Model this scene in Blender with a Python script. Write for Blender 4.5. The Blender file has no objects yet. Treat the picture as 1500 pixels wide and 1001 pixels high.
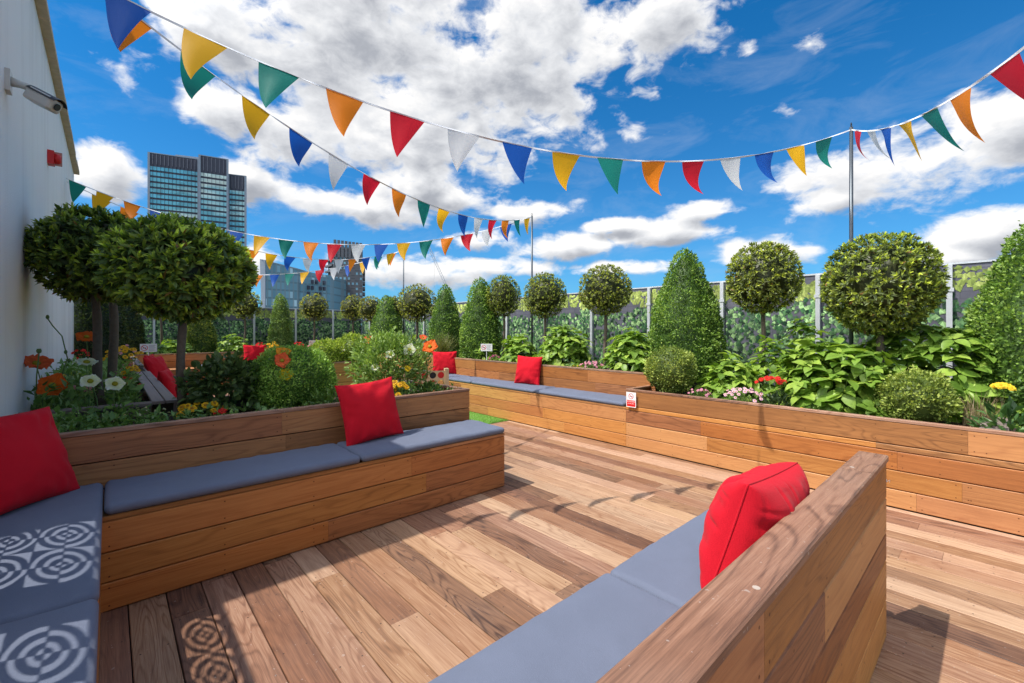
import bpy, bmesh, math, random
import numpy as np
from mathutils import Vector, Matrix, noise as mnoise

R = math.radians
random.seed(7)
rng = np.random.default_rng(11)
scene = bpy.context.scene
COL = scene.collection

# ------------------------------------------------------------------ helpers
def link(o, parent=None):
    COL.objects.link(o)
    if parent is not None:
        o.parent = parent
    return o

def tag(o, label=None, cat=None, group=None, kind=None):
    if label: o['label'] = label
    if cat: o['category'] = cat
    if group: o['group'] = group
    if kind: o['kind'] = kind
    return o

def empty(name, loc=(0, 0, 0), rz=0.0, label=None, cat=None, group=None):
    o = bpy.data.objects.new(name, None)
    o.empty_display_size = 0.1
    COL.objects.link(o)
    o.location = loc
    o.rotation_euler = (0, 0, rz)
    return tag(o, label, cat, group)

def mesh_np(name, V, faces, mats, fcol=None, vattr=None, smooth=False, fmat=None):
    """V (n,3); faces list of int arrays (m,k); fcol (nf,3) colour per face; vattr dict name->(n,3)"""
    me = bpy.data.meshes.new(name)
    V = np.asarray(V, dtype=np.float32)
    me.vertices.add(len(V))
    me.vertices.foreach_set('co', V.ravel())
    faces = [np.asarray(f, dtype=np.int32) for f in faces if len(f)]
    nl = sum(f.size for f in faces)
    npoly = sum(len(f) for f in faces)
    me.loops.add(nl)
    me.polygons.add(npoly)
    me.loops.foreach_set('vertex_index', np.concatenate([f.ravel() for f in faces]))
    tot = np.concatenate([np.full(len(f), f.shape[1], dtype=np.int32) for f in faces])
    st = np.zeros(npoly, dtype=np.int32)
    st[1:] = np.cumsum(tot)[:-1]
    me.polygons.foreach_set('loop_start', st)
    if smooth:
        me.polygons.foreach_set('use_smooth', np.ones(npoly, dtype=bool))
    if fmat is not None:
        me.polygons.foreach_set('material_index', np.asarray(fmat, dtype=np.int32))
    if fcol is not None:
        a = me.attributes.new('col', 'FLOAT_COLOR', 'FACE')
        c = np.ones((npoly, 4), dtype=np.float32)
        c[:, :3] = fcol
        a.data.foreach_set('color', c.ravel())
    for k, v in (vattr or {}).items():
        a = me.attributes.new(k, 'FLOAT_VECTOR', 'POINT')
        a.data.foreach_set('vector', np.asarray(v, dtype=np.float32).ravel())
    for m in (mats if isinstance(mats, (list, tuple)) else [mats]):
        me.materials.append(m)
    me.update(calc_edges=True)
    return me

def obj(name, me, parent=None, loc=None, rot=None):
    o = bpy.data.objects.new(name, me)
    link(o, parent)
    if loc is not None: o.location = loc
    if rot is not None: o.rotation_euler = rot
    return o

class MB:
    """collects polygons of several shapes into ONE mesh"""
    def __init__(s):
        s.v = []; s.f = {3: [], 4: [], 8: []}; s.extra = []
        s.wuv = []; s.tone = []; s.polys = []
    def add(s, verts, faces, wuv=None, tone=(0.5, 0.5, 0.5)):
        b = len(s.v)
        s.v += [tuple(p) for p in verts]
        s.wuv += [tuple(p) for p in (wuv if wuv is not None else verts)]
        for f in faces:
            s.polys.append([b + i for i in f]); s.tone.append(tone)
    def build(s, name, mat, parent=None, smooth=False, loc=None):
        me = bpy.data.meshes.new(name)
        me.from_pydata(s.v, [], s.polys)
        a = me.attributes.new('wuv', 'FLOAT_VECTOR', 'POINT')
        a.data.foreach_set('vector', np.array(s.wuv, dtype=np.float32).ravel())
        a = me.attributes.new('col', 'FLOAT_COLOR', 'FACE')
        t = np.ones((len(s.tone), 4), dtype=np.float32); t[:, :3] = np.array(s.tone)
        a.data.foreach_set('color', t.ravel())
        for m in (mat if isinstance(mat, (list, tuple)) else [mat]): me.materials.append(m)
        if smooth:
            me.polygons.foreach_set('use_smooth', [True] * len(me.polygons))
        me.update()
        return obj(name, me, parent, loc)
    def box(s, x0, x1, y0, y1, z0, z1, tone=(.5, .5, .5)):
        v = [(x, y, z) for z in (z0, z1) for y in (y0, y1) for x in (x0, x1)]
        s.add(v, [(0, 2, 3, 1), (4, 5, 7, 6), (0, 1, 5, 4), (2, 6, 7, 3), (0, 4, 6, 2), (1, 3, 7, 5)], None, tone)
    def obox(s, c, ax, ay, az, tone=(.5, .5, .5)):
        c, ax, ay, az = map(Vector, (c, ax, ay, az))
        v = [c + ax * i + ay * j + az * k for k in (-1, 1) for j in (-1, 1) for i in (-1, 1)]
        s.add(v, [(0, 2, 3, 1), (4, 5, 7, 6), (0, 1, 5, 4), (2, 6, 7, 3), (0, 4, 6, 2), (1, 3, 7, 5)], None, tone)
    def tube(s, pts, rad, n=8, tone=(.5, .5, .5), caps=True):
        pts = [Vector(p) for p in pts]
        rr = rad if isinstance(rad, (list, tuple)) else [rad] * len(pts)
        V = []; prev = None
        for i, p in enumerate(pts):
            d = (pts[min(i + 1, len(pts) - 1)] - pts[max(i - 1, 0)]).normalized()
            a = prev if prev is not None else (Vector((0, 0, 1)) if abs(d.z) < .9 else Vector((1, 0, 0)))
            u = (a - d * a.dot(d)).normalized(); w = d.cross(u); prev = u
            for k in range(n):
                t = 2 * math.pi * k / n
                V.append(p + (u * math.cos(t) + w * math.sin(t)) * rr[i])
        F = []
        for i in range(len(pts) - 1):
            for k in range(n):
                F.append((i * n + k, i * n + (k + 1) % n, (i + 1) * n + (k + 1) % n, (i + 1) * n + k))
        if caps:
            F.append(tuple(range(n))[::-1]); F.append(tuple((len(pts) - 1) * n + k for k in range(n)))
        s.add(V, F, None, tone)
    def lathe(s, prof, c=(0, 0, 0), n=16, tone=(.5, .5, .5)):
        V = []; F = []
        for r, z in prof:
            for k in range(n):
                t = 2 * math.pi * k / n
                V.append((c[0] + r * math.cos(t), c[1] + r * math.sin(t), c[2] + z))
        for i in range(len(prof) - 1):
            for k in range(n):
                F.append((i * n + k, i * n + (k + 1) % n, (i + 1) * n + (k + 1) % n, (i + 1) * n + k))
        s.add(V, F, None, tone)
    # a timber board with chamfered long edges; l length dir, w width dir, n outward dir
    def board(s, o, l, w, n, L, W, T, tone=None, ch=0.004, screws=False):
        o, l, w, n = map(Vector, (o, l, w, n))
        if tone is None: tone = rtone()
        prof = [(0, 0), (W, 0), (W, T - ch), (W - ch, T), (ch, T), (0, T - ch)]
        V = []; U = []
        sx, sy = random.uniform(0, 40), random.uniform(0, 40)
        for e in (0, L):
            for a, b in prof:
                V.append(o + l * e + w * a + n * b)
                U.append((e + sx, a + b * .7 + sy, b))
        F = [(i, (i + 1) % 6, 6 + (i + 1) % 6, 6 + i) for i in range(6)]
        F += [tuple(range(5, -1, -1)), tuple(range(6, 12))]
        s.add(V, F, U, tone)
        if screws and W > .1:
            e = .03
            while e < L:
                for q in (.18, .82):
                    c_ = o + l * e + w * (W * q) + n * (T + .0004)
                    V = [c_ + (l * math.cos(k * 1.0472) + w * math.sin(k * 1.0472)) * .0042 for k in range(6)]
                    s.add(V, [tuple(range(6))], [(v_.x * 3, v_.y * 3, v_.z) for v_ in V], (-.15, .5, .5))
                e = min(e + .47, L - .03) if e < L - .04 else L

TONE_RANGE = (0.25, 0.75)
def rtone():
    return (random.uniform(*TONE_RANGE), random.random(), random.random())

def row_boards(mb, p0, p1, zrows, n, T=0.022, seg=(1.4, 2.6), joint0=None):
    """horizontal boards on a vertical face from p0 to p1 (xy), rows of z, outward n (xy)"""
    p0, p1 = Vector((p0[0], p0[1], 0)), Vector((p1[0], p1[1], 0))
    l = (p1 - p0); LL = l.length; l.normalize()
    nn = Vector((n[0], n[1], 0))
    for (z0, z1) in zrows:
        a = 0.0
        first = random.uniform(.5, 1.8)
        while a < LL - 1e-4:
            b = a + (first if a == 0 else random.uniform(*seg))
            if LL - b < .45: b = LL
            mb.board(p0 + l * a + Vector((0, 0, z0)) - nn * T, l, (0, 0, 1), nn, b - a - .0012, z1 - z0, T, screws=(z1 - z0 > .1))
            a = b

def cap_boards(mb, p0, p1, side, W, z0, T=0.022, seg=(1.6, 2.6)):
    """flat boards laid on top: line p0->p1, width W toward side (xy)"""
    p0, p1 = Vector((p0[0], p0[1], z0)), Vector((p1[0], p1[1], z0))
    l = (p1 - p0); LL = l.length; l.normalize()
    a = 0.0
    while a < LL - 1e-4:
        b = a + random.uniform(*seg)
        if LL - b < .5: b = LL
        mb.board(p0 + l * a, l, (side[0], side[1], 0), (0, 0, 1), b - a - .0012, W, T)
        a = b

# ------------------------------------------------------------------ materials
def mat(name):
    m = bpy.data.materials.new(name); m.use_nodes = True
    nt = m.node_tree
    p = nt.nodes['Principled BSDF']
    return m, nt, p

def N(nt, t, **kw):
    n = nt.nodes.new(t)
    for k, v in kw.items():
        if k.startswith('_'): n.inputs[int(k[1:]) if k[1:].isdigit() else k[1:].replace('_', ' ')].default_value = v
        else: setattr(n, k, v)
    return n

def mth(nt, op, a, b=None, c=None, clamp=False):
    n = nt.nodes.new('ShaderNodeMath'); n.operation = op; n.use_clamp = clamp
    for i, x in enumerate((a, b, c)):
        if x is None: continue
        if isinstance(x, (int, float)): n.inputs[i].default_value = x
        else: nt.links.new(x, n.inputs[i])
    return n.outputs[0]

def vmul(nt, v, k):
    n = nt.nodes.new('ShaderNodeVectorMath'); n.operation = 'MULTIPLY'
    nt.links.new(v, n.inputs[0]); n.inputs[1].default_value = k
    return n.outputs[0]

def noise(nt, vec, scale, detail=2, rough=.5, dist=0):
    n = nt.nodes.new('ShaderNodeTexNoise')
    n.inputs['Scale'].default_value = scale; n.inputs['Detail'].default_value = detail
    n.inputs['Roughness'].default_value = rough; n.inputs['Distortion'].default_value = dist
    if vec is not None: nt.links.new(vec, n.inputs['Vector'])
    return n.outputs['Fac']

def ramp(nt, fac, stops, interp='LINEAR'):
    r = nt.nodes.new('ShaderNodeValToRGB'); r.color_ramp.interpolation = interp
    e = r.color_ramp.elements
    while len(e) < len(stops): e.new(.5)
    for i, (p, c) in enumerate(stops):
        e[i].position = p; e[i].color = (*c, 1) if len(c) == 3 else c
    nt.links.new(fac, r.inputs[0])
    return r.outputs[0]

def mixc(nt, fac, a, b, mode='MIX'):
    n = nt.nodes.new('ShaderNodeMix'); n.data_type = 'RGBA'; n.blend_type = mode
    for s, x in ((n.inputs['Factor'], fac), (n.inputs[6], a), (n.inputs[7], b)):
        if isinstance(x, (int, float)): s.default_value = x
        elif isinstance(x, tuple): s.default_value = (*x, 1)
        else: nt.links.new(x, s)
    return n.outputs[2]

def bump(nt, h, strength, dist=.01):
    b = nt.nodes.new('ShaderNodeBump')
    b.inputs['Strength'].default_value = strength; b.inputs['Distance'].default_value = dist
    nt.links.new(h, b.inputs['Height'])
    return b.outputs[0]

def wood(name, dark, mid, light, rough=.55, ring=.22, contrast=1.0, ringf=46., weather=0.0, distort=.3, hue=.5035):
    m, nt, p = mat(name)
    at = N(nt, 'ShaderNodeAttribute', attribute_name='wuv')
    tn = N(nt, 'ShaderNodeAttribute', attribute_name='col')
    sep = nt.nodes.new('ShaderNodeSeparateColor'); nt.links.new(tn.outputs['Color'], sep.inputs[0])
    v = at.outputs['Vector']
    n1 = noise(nt, vmul(nt, v, (.75, 5.2, 3)), 1.0, 2.2, .5, distort)
    rings = mth(nt, 'SINE', mth(nt, 'MULTIPLY', n1, ringf))
    rings2 = mth(nt, 'SUBTRACT', 1.0, mth(nt, 'POWER', mth(nt, 'MULTIPLY_ADD', rings, .5, .5), 4.0))
    figm = noise(nt, vmul(nt, v, (.5, 3.0, 1)), 1.0, 2, .5)
    rings2 = mth(nt, 'MULTIPLY_ADD', mth(nt, 'SUBTRACT', rings2, .72), mth(nt, 'MULTIPLY_ADD', figm, 3.2, -1.0, clamp=True), .5)
    fib = noise(nt, vmul(nt, v, (9, 330, 40)), 1.0, 2, .65)
    strk = noise(nt, vmul(nt, v, (1.1, 60, 10)), 1.0, 4, .65)
    blot = noise(nt, vmul(nt, v, (1.6, 5, 2)), 1.0, 3, .55)
    f = mth(nt, 'MULTIPLY_ADD', mth(nt, 'SUBTRACT', rings2, .5), ring * contrast, sep.outputs[0])
    f = mth(nt, 'MULTIPLY_ADD', mth(nt, 'SUBTRACT', strk, .5), .75 * contrast, f)
    f = mth(nt, 'MULTIPLY_ADD', mth(nt, 'SUBTRACT', fib, .5), .62 * contrast, f)
    f = mth(nt, 'MULTIPLY_ADD', mth(nt, 'SUBTRACT', blot, .5), .35 * contrast, f)
    c = ramp(nt, f, [(0.0, dark), (.5, mid), (1.0, light)])
    # board to board hue drift
    hsv = nt.nodes.new('ShaderNodeHueSaturation')
    nt.links.new(c, hsv.inputs['Color'])
    nt.links.new(mth(nt, 'MULTIPLY_ADD', sep.outputs[1], .012, hue - .006), hsv.inputs['Hue'])
    nt.links.new(mth(nt, 'MULTIPLY_ADD', sep.outputs[2], .10, .92), hsv.inputs['Saturation'])
    c = hsv.outputs[0]
    if weather:
        g = N(nt, 'ShaderNodeNewGeometry')
        wn = noise(nt, g.outputs['Position'], 1.7, 5, .65)
        wf = mth(nt, 'MULTIPLY', mth(nt, 'SMOOTH_MIN', mth(nt, 'MULTIPLY', mth(nt, 'SUBTRACT', wn, .38), 3.2, clamp=True), 1.0, .1), weather)
        c = mixc(nt, wf, c, (.47, .39, .33))
        sp = noise(nt, g.outputs['Position'], 55, 2, .5)
        spf = mth(nt, 'MULTIPLY', mth(nt, 'GREATER_THAN', sp, .71), .35)
        c = mixc(nt, spf, c, (.55, .5, .45))
    nt.links.new(c, p.inputs['Base Color'])
    nt.links.new(mth(nt, 'MULTIPLY_ADD', fib, .2, rough - .1), p.inputs['Roughness'])
    p.inputs['Specular IOR Level'].default_value = .35
    h = mth(nt, 'MULTIPLY_ADD', rings2, .3, fib)
    nt.links.new(bump(nt, h, .35, .0015), p.inputs['Normal'])
    return m

def flat(name, c, rough=.6, metal=0., var=.12, scale=8., spec=.4, bmp=0., bscale=60.):
    m, nt, p = mat(name)
    tc = N(nt, 'ShaderNodeTexCoord')
    n = noise(nt, tc.outputs['Object'], scale, 4, .6)
    k = mth(nt, 'MULTIPLY_ADD', n, 2 * var, 1 - var)
    cc = mixc(nt, 1.0, c, k, 'MULTIPLY')
    nt.links.new(cc, p.inputs['Base Color'])
    p.inputs['Roughness'].default_value = rough
    p.inputs['Metallic'].default_value = metal
    p.inputs['Specular IOR Level'].default_value = spec
    if bmp:
        nt.links.new(bump(nt, noise(nt, tc.outputs['Object'], bscale, 3, .6), bmp, .004), p.inputs['Normal'])
    return m

def fabric(name, c, weave=900., rough=.85, wr=.25):
    m, nt, p = mat(name)
    tc = N(nt, 'ShaderNodeTexCoord'); v = tc.outputs['Object']
    n = noise(nt, v, 5, 4, .6)
    cl = noise(nt, v, weave * .5, 1, .5)
    k = mth(nt, 'ADD', mth(nt, 'MULTIPLY_ADD', n, .22, .83), mth(nt, 'MULTIPLY_ADD', cl, .16, -.08))
    nt.links.new(mixc(nt, 1.0, c, k, 'MULTIPLY'), p.inputs['Base Color'])
    p.inputs['Roughness'].default_value = rough
    p.inputs['Specular IOR Level'].default_value = .12
    p.inputs['Sheen Weight'].default_value = .05
    h = mth(nt, 'MULTIPLY_ADD', noise(nt, v, 9, 3, .55), wr * 8, cl)
    nt.links.new(bump(nt, h, .5, .002), p.inputs['Normal'])
    return m

def leafmat(name, rough=.42, trans=.25, spec=.5, var=.35):
    m, nt, p = mat(name)
    at = N(nt, 'ShaderNodeAttribute', attribute_name='col')
    g = N(nt, 'ShaderNodeNewGeometry')
    n = noise(nt, g.outputs['Position'], 22, 2, .5)
    c = mixc(nt, 1.0, at.outputs['Color'], mth(nt, 'MULTIPLY_ADD', n, 2 * var, 1 - var), 'MULTIPLY')
    nt.links.new(c, p.inputs['Base Color'])
    p.inputs['Roughness'].default_value = rough
    p.inputs['Specular IOR Level'].default_value = spec
    if trans:
        out = nt.nodes['Material Output']
        tr = nt.nodes.new('ShaderNodeBsdfTranslucent')
        nt.links.new(mixc(nt, 1.0, c, (1.25, 1.3, .6), 'MULTIPLY'), tr.inputs['Color'])
        mx = nt.nodes.new('ShaderNodeMixShader'); mx.inputs[0].default_value = trans
        nt.links.new(p.outputs[0], mx.inputs[1]); nt.links.new(tr.outputs[0], mx.inputs[2])
        nt.links.new(mx.outputs[0], out.inputs['Surface'])
    return m

M = {}
M['deck'] = wood('decking timber', (.065, .029, .018), (.28, .132, .068), (.53, .325, .195), rough=.6, ring=.3, contrast=.95, ringf=120., weather=.08, hue=.5015)
M['plank'] = wood('orange hardwood cladding', (.11, .034, .012), (.40, .148, .042), (.62, .275, .085), rough=.5, ring=.3, contrast=.7, ringf=100.)
M['cap'] = wood('brown hardwood capping', (.10, .043, .024), (.27, .125, .07), (.44, .24, .15), rough=.55, ring=.5, contrast=1.0, ringf=130., weather=.15)
M['rail'] = wood('swirled hardwood rail', (.055, .022, .012), (.26, .125, .07), (.46, .26, .16), rough=.5, ring=.3, contrast=1.0, ringf=110., weather=.1, distort=.55, hue=.498)
M['greycap'] = wood('weathered grey capping', (.10, .08, .07), (.22, .17, .15), (.33, .27, .24), rough=.65, ring=.15, contrast=.6)
M['trunk'] = flat('bark', (.13, .10, .075), .85, var=.45, scale=30, bmp=.6, bscale=70)
M['darkgap'] = flat('dark backing', (.02, .016, .012), .9)
M['soil'] = flat('soil', (.045, .03, .02), .95, var=.6, scale=30, bmp=1., bscale=50)
M['cush'] = fabric('blue grey outdoor fabric', (.150, .172, .235))
M['red'] = fabric('red outdoor fabric', (.60, .009, .022), wr=.4)
M['leaf'] = leafmat('leaf', .42, .30, .38)
M['boxleaf'] = leafmat('box leaf', .5, .30, .4)
M['print'] = leafmat('printed ivy', .55, 0., .3, .5)
M['petal'] = leafmat('petal', .6, .3, .2, .12)
M['stem'] = flat('green stem', (.11, .19, .05), .55)
M['metal'] = flat('galvanised steel', (.62, .64, .66), .38, .25, var=.12)
M['pole'] = flat('dark steel pole', (.10, .115, .13), .4, .6, var=.2)
M['white'] = flat('white painted metal', (.78, .78, .78), .45)
M['redpaint'] = flat('red plastic', (.62, .02, .02), .4)
M['black'] = flat('black plastic', (.02, .02, .022), .45)
M['cctv'] = flat('off white plastic', (.55, .54, .50), .45)

# ------------------------------------------------------------------ camera
F_PX = 647.0
TH = math.atan2(590.0, F_PX)
cam = bpy.data.cameras.new('camera')
cam.sensor_width = 36.0
cam.lens = 36.0 * F_PX / 1500.0
cam.shift_y = -17.0 / 1500.0
cam.clip_start = .05; cam.clip_end = 6000
co = bpy.data.objects.new('camera', cam); COL.objects.link(co)
co.location = (0, 0, 1.35); co.rotation_euler = (R(90), 0, -TH)
scene.camera = co

# ------------------------------------------------------------------ light
S = Vector((-.53, .215, 1.0)).normalized()          # towards the sun
sl = bpy.data.lights.new('sun', 'SUN'); sl.energy = 3.3; sl.angle = R(.55); sl.color = (1, .95, .87)
so = bpy.data.objects.new('sun', sl); COL.objects.link(so)
so.rotation_euler = S.to_track_quat('Z', 'Y').to_euler()
so.location = S * 30
# ------------------------------------------------------------------ sky with fair-weather clouds (all in world directions)
world = bpy.data.worlds.new('World'); scene.world = world; world.use_nodes = True
wt = world.node_tree
bg = wt.nodes['Background']; bg.inputs['Strength'].default_value = .1
sky = wt.nodes.new('ShaderNodeTexSky'); sky.sky_type = 'NISHITA'; sky.sun_disc = False
sky.sun_elevation = math.asin(S.z); sky.sun_rotation = math.atan2(S.x, S.y)
sky.air_density = 1.0; sky.dust_density = .4; sky.ozone_density = 2.5
tc = wt.nodes.new('ShaderNodeTexCoord')
dv = tc.outputs['Generated']
sx = wt.nodes.new('ShaderNodeSeparateXYZ'); wt.links.new(dv, sx.inputs[0])
az = mth(wt, 'ARCTAN2', sx.outputs[0], sx.outputs[1]); el = mth(wt, 'ARCSINE', sx.outputs[2])
ae = wt.nodes.new('ShaderNodeCombineXYZ'); wt.links.new(az, ae.inputs[0]); wt.links.new(el, ae.inputs[1])
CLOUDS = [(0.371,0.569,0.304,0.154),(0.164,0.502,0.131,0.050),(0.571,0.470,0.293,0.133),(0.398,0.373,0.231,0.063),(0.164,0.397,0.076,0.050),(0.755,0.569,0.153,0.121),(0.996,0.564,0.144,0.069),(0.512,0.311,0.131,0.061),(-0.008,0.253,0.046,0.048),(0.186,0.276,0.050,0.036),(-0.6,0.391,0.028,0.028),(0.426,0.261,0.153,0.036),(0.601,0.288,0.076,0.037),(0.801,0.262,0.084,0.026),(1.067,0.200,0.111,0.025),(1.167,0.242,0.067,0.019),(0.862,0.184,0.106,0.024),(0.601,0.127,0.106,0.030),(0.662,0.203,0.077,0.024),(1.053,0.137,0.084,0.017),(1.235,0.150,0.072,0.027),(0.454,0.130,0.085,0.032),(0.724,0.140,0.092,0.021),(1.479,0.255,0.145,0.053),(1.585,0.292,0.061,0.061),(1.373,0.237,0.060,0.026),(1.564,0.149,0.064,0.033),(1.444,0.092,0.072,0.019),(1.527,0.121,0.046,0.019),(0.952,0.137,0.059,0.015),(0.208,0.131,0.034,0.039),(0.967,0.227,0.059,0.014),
    (-1.5,.75,.8,.3),(-2.6,.45,.7,.25),(2.75,.55,.6,.25),(2.2,.9,.4,.2),(-.9,.4,.5,.16),(-1.9,.25,.6,.12),(0.9,1.2,.7,.12)]  # unseen clouds behind and overhead, added to brighten the shaded faces
def cloud_field(shift):
    """(blob field, turbulence) evaluated a little higher in the sky by shift radians"""
    v = ae.outputs[0]
    if shift:
        a = wt.nodes.new('ShaderNodeVectorMath'); a.operation = 'ADD'; wt.links.new(v, a.inputs[0]); a.inputs[1].default_value = (-shift * .6, shift, 0)
        v = a.outputs[0]
    best = None
    WISPS = [(0.017,0.391,0.075,0.06),(1.209,0.585,0.085,0.05),(1.211,0.585,0.09,0.05),(1.331,0.493,0.07,0.035),(1.235,0.507,0.05,0.035),(1.30,0.40,0.06,0.03),(1.0,0.40,0.10,0.05)]
    for (ca, ce, ra, re) in CLOUDS + WISPS:
        a = wt.nodes.new('ShaderNodeVectorMath'); a.operation = 'MULTIPLY_ADD'; wt.links.new(v, a.inputs[0])
        a.inputs[1].default_value = (.8 / ra, .8 / re, 0); a.inputs[2].default_value = (-ca * .8 / ra, -ce * .8 / re, 0)
        l = wt.nodes.new('ShaderNodeVectorMath'); l.operation = 'LENGTH'; wt.links.new(a.outputs[0], l.inputs[0])
        lo_ = l.outputs['Value'] if (ca, ce, ra, re) not in WISPS else mth(wt, 'ADD', l.outputs['Value'], .78)
        best = lo_ if best is None else mth(wt, 'SMOOTH_MIN', best, lo_, .14)
    sc = wt.nodes.new('ShaderNodeVectorMath'); sc.operation = 'MULTIPLY'; wt.links.new(v, sc.inputs[0]); sc.inputs[1].default_value = (1, 1.7, 1)
    t = noise(wt, sc.outputs[0], 6.5, 12, .53, .25)
    t2 = noise(wt, sc.outputs[0], 22.0, 9, .62, .5)
    t = mth(wt, 'ADD', mth(wt, 'MULTIPLY', t, .72), mth(wt, 'MULTIPLY', t2, .28))
    return mth(wt, 'SUBTRACT', 1.0, best), t, noise(wt, sc.outputs[0], 5.0, 5, .5, .2)
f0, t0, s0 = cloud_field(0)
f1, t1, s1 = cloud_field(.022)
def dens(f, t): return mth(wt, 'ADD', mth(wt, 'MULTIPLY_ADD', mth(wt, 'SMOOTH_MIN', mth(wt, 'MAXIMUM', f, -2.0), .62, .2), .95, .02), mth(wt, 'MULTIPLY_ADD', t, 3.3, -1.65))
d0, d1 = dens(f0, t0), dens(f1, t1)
ms = wt.nodes.new('ShaderNodeMapRange'); ms.interpolation_type = 'SMOOTHSTEP'
wt.links.new(d0, ms.inputs[0]); ms.inputs[1].default_value = -.03; ms.inputs[2].default_value = .46
alpha = ms.outputs[0]
# lit rims, grey thick undersides
lit = mth(wt, 'ADD', .96, mth(wt, 'MULTIPLY', mth(wt, 'SUBTRACT', d0, d1), .48))
lit = mth(wt, 'ADD', lit, mth(wt, 'MULTIPLY', mth(wt, 'SUBTRACT', mth(wt, 'MINIMUM', f0, .9), mth(wt, 'MINIMUM', f1, .9)), .42))
lit = mth(wt, 'SUBTRACT', lit, mth(wt, 'MULTIPLY', mth(wt, 'MULTIPLY', mth(wt, 'MAXIMUM', mth(wt, 'SUBTRACT', d0, .20), 0.0), mth(wt, 'MULTIPLY_ADD', s0, 3.4, -.75, clamp=True)), .72), clamp=True)
ccol = ramp(wt, lit, [(.0, (1.9, 2.0, 2.3)), (.45, (3.0, 3.15, 3.5)), (.8, (5.6, 5.7, 5.9)), (1.0, (7.2, 7.1, 7.0))])
# thin high streaks
cs = wt.nodes.new('ShaderNodeVectorMath'); cs.operation = 'MULTIPLY'; wt.links.new(ae.outputs[0], cs.inputs[0]); cs.inputs[1].default_value = (3, 9, 1)
mp = wt.nodes.new('ShaderNodeMapping'); mp.inputs['Rotation'].default_value = (0, 0, R(-28)); wt.links.new(cs.outputs[0], mp.inputs[0])
ci = noise(wt, mp.outputs[0], 1.6, 8, .62, .6)
cif = mth(wt, 'MULTIPLY', mth(wt, 'MULTIPLY', mth(wt, 'SUBTRACT', ci, .5), 2.6, clamp=True), .3)
skc = mixc(wt, 1.0, sky.outputs[0], (.06, .62, 1.0), 'MULTIPLY')
skc = mixc(wt, cif, skc, (4.2, 4.7, 5.5))
# whiter air towards the horizon
hz = mth(wt, 'POWER', mth(wt, 'SUBTRACT', 1.0, mth(wt, 'MAXIMUM', el, 0.0), clamp=True), 5.0)
skc = mixc(wt, mth(wt, 'MULTIPLY', hz, .45), skc, (2.9, 4.2, 6.0))
# cloud brightness boosted towards the sun, added to lift light in the shade
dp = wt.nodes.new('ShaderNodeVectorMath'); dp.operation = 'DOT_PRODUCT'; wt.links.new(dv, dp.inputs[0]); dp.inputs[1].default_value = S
cloud_fill = wt.nodes.new('ShaderNodeMapRange'); cloud_fill.interpolation_type = 'SMOOTHSTEP'; wt.links.new(dp.outputs['Value'], cloud_fill.inputs[0])
cloud_fill.inputs[1].default_value = .50; cloud_fill.inputs[2].default_value = .95; cloud_fill.inputs[3].default_value = 1.0; cloud_fill.inputs[4].default_value = 5.0
ccol = mixc(wt, 1.0, ccol, cloud_fill.outputs[0], 'MULTIPLY')
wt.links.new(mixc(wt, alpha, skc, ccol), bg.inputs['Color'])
scene.view_settings.view_transform = 'Standard'
scene.view_settings.look = 'None'
scene.view_settings.exposure = 0.58
scene.view_settings.gamma = 1.0
scene.cycles.max_bounces = 7
scene.cycles.diffuse_bounces = 4
scene.cycles.glossy_bounces = 3
scene.cycles.transmission_bounces = 4
scene.cycles.transparent_max_bounces = 4
scene.cycles.caustics_reflective = False
scene.cycles.caustics_refractive = False

# ------------------------------------------------------------------ setting: roof slab, deck, turf
X0, X1 = -.48, 4.40           # wall plane, planter face
WALLX = -.47
mb = MB(); mb.box(-9, 9.5, -9, 18, -32, -.06)
m_slab = flat('concrete roof', (.3, .29, .28), .9)
tag(mb.build('roof_slab', m_slab), kind='structure')
mb = MB(); n = 64
mb.add([(2500 * math.cos(2 * math.pi * k / n), 2500 * math.sin(2 * math.pi * k / n), -32.5) for k in range(n)], [tuple(range(n))])
tag(mb.build('city_ground', flat('distant ground', (.12, .13, .11), .95, var=.5, scale=.02)), kind='structure')

TONE_RANGE = (.12, .92)
mb = MB()
x = .07 - .147 * 12
while x < X1 - .02:
    w = min(.1425, X1 - x - .002)
    y = -3.0 - random.uniform(0, 1.5)
    YE = 4.89 if x > 2.15 else 12.4
    while y < YE:
        L = random.uniform(.9, 2.6)
        y1 = min(y + L, YE)
        if YE - y1 < .35: y1 = YE
        t = random.betavariate(1.45, 1.45)
        mb.board((x + w, y, -.021), (0, 1, 0), (-1, 0, 0), (0, 0, 1), y1 - y - .0015, w, .021 + random.uniform(-.0006, .0006), (TONE_RANGE[0] + (TONE_RANGE[1] - TONE_RANGE[0]) * t, random.random(), random.random()), .0025, True)
        y = y1
    x += .147
tag(mb.build('timber_deck', M['deck']), kind='structure')
mb = MB(); mb.box(-9, 9.5, -9, 18, -.058, -.03)
tag(mb.build('deck_underlay_floor', M['darkgap']), kind='structure')

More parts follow.
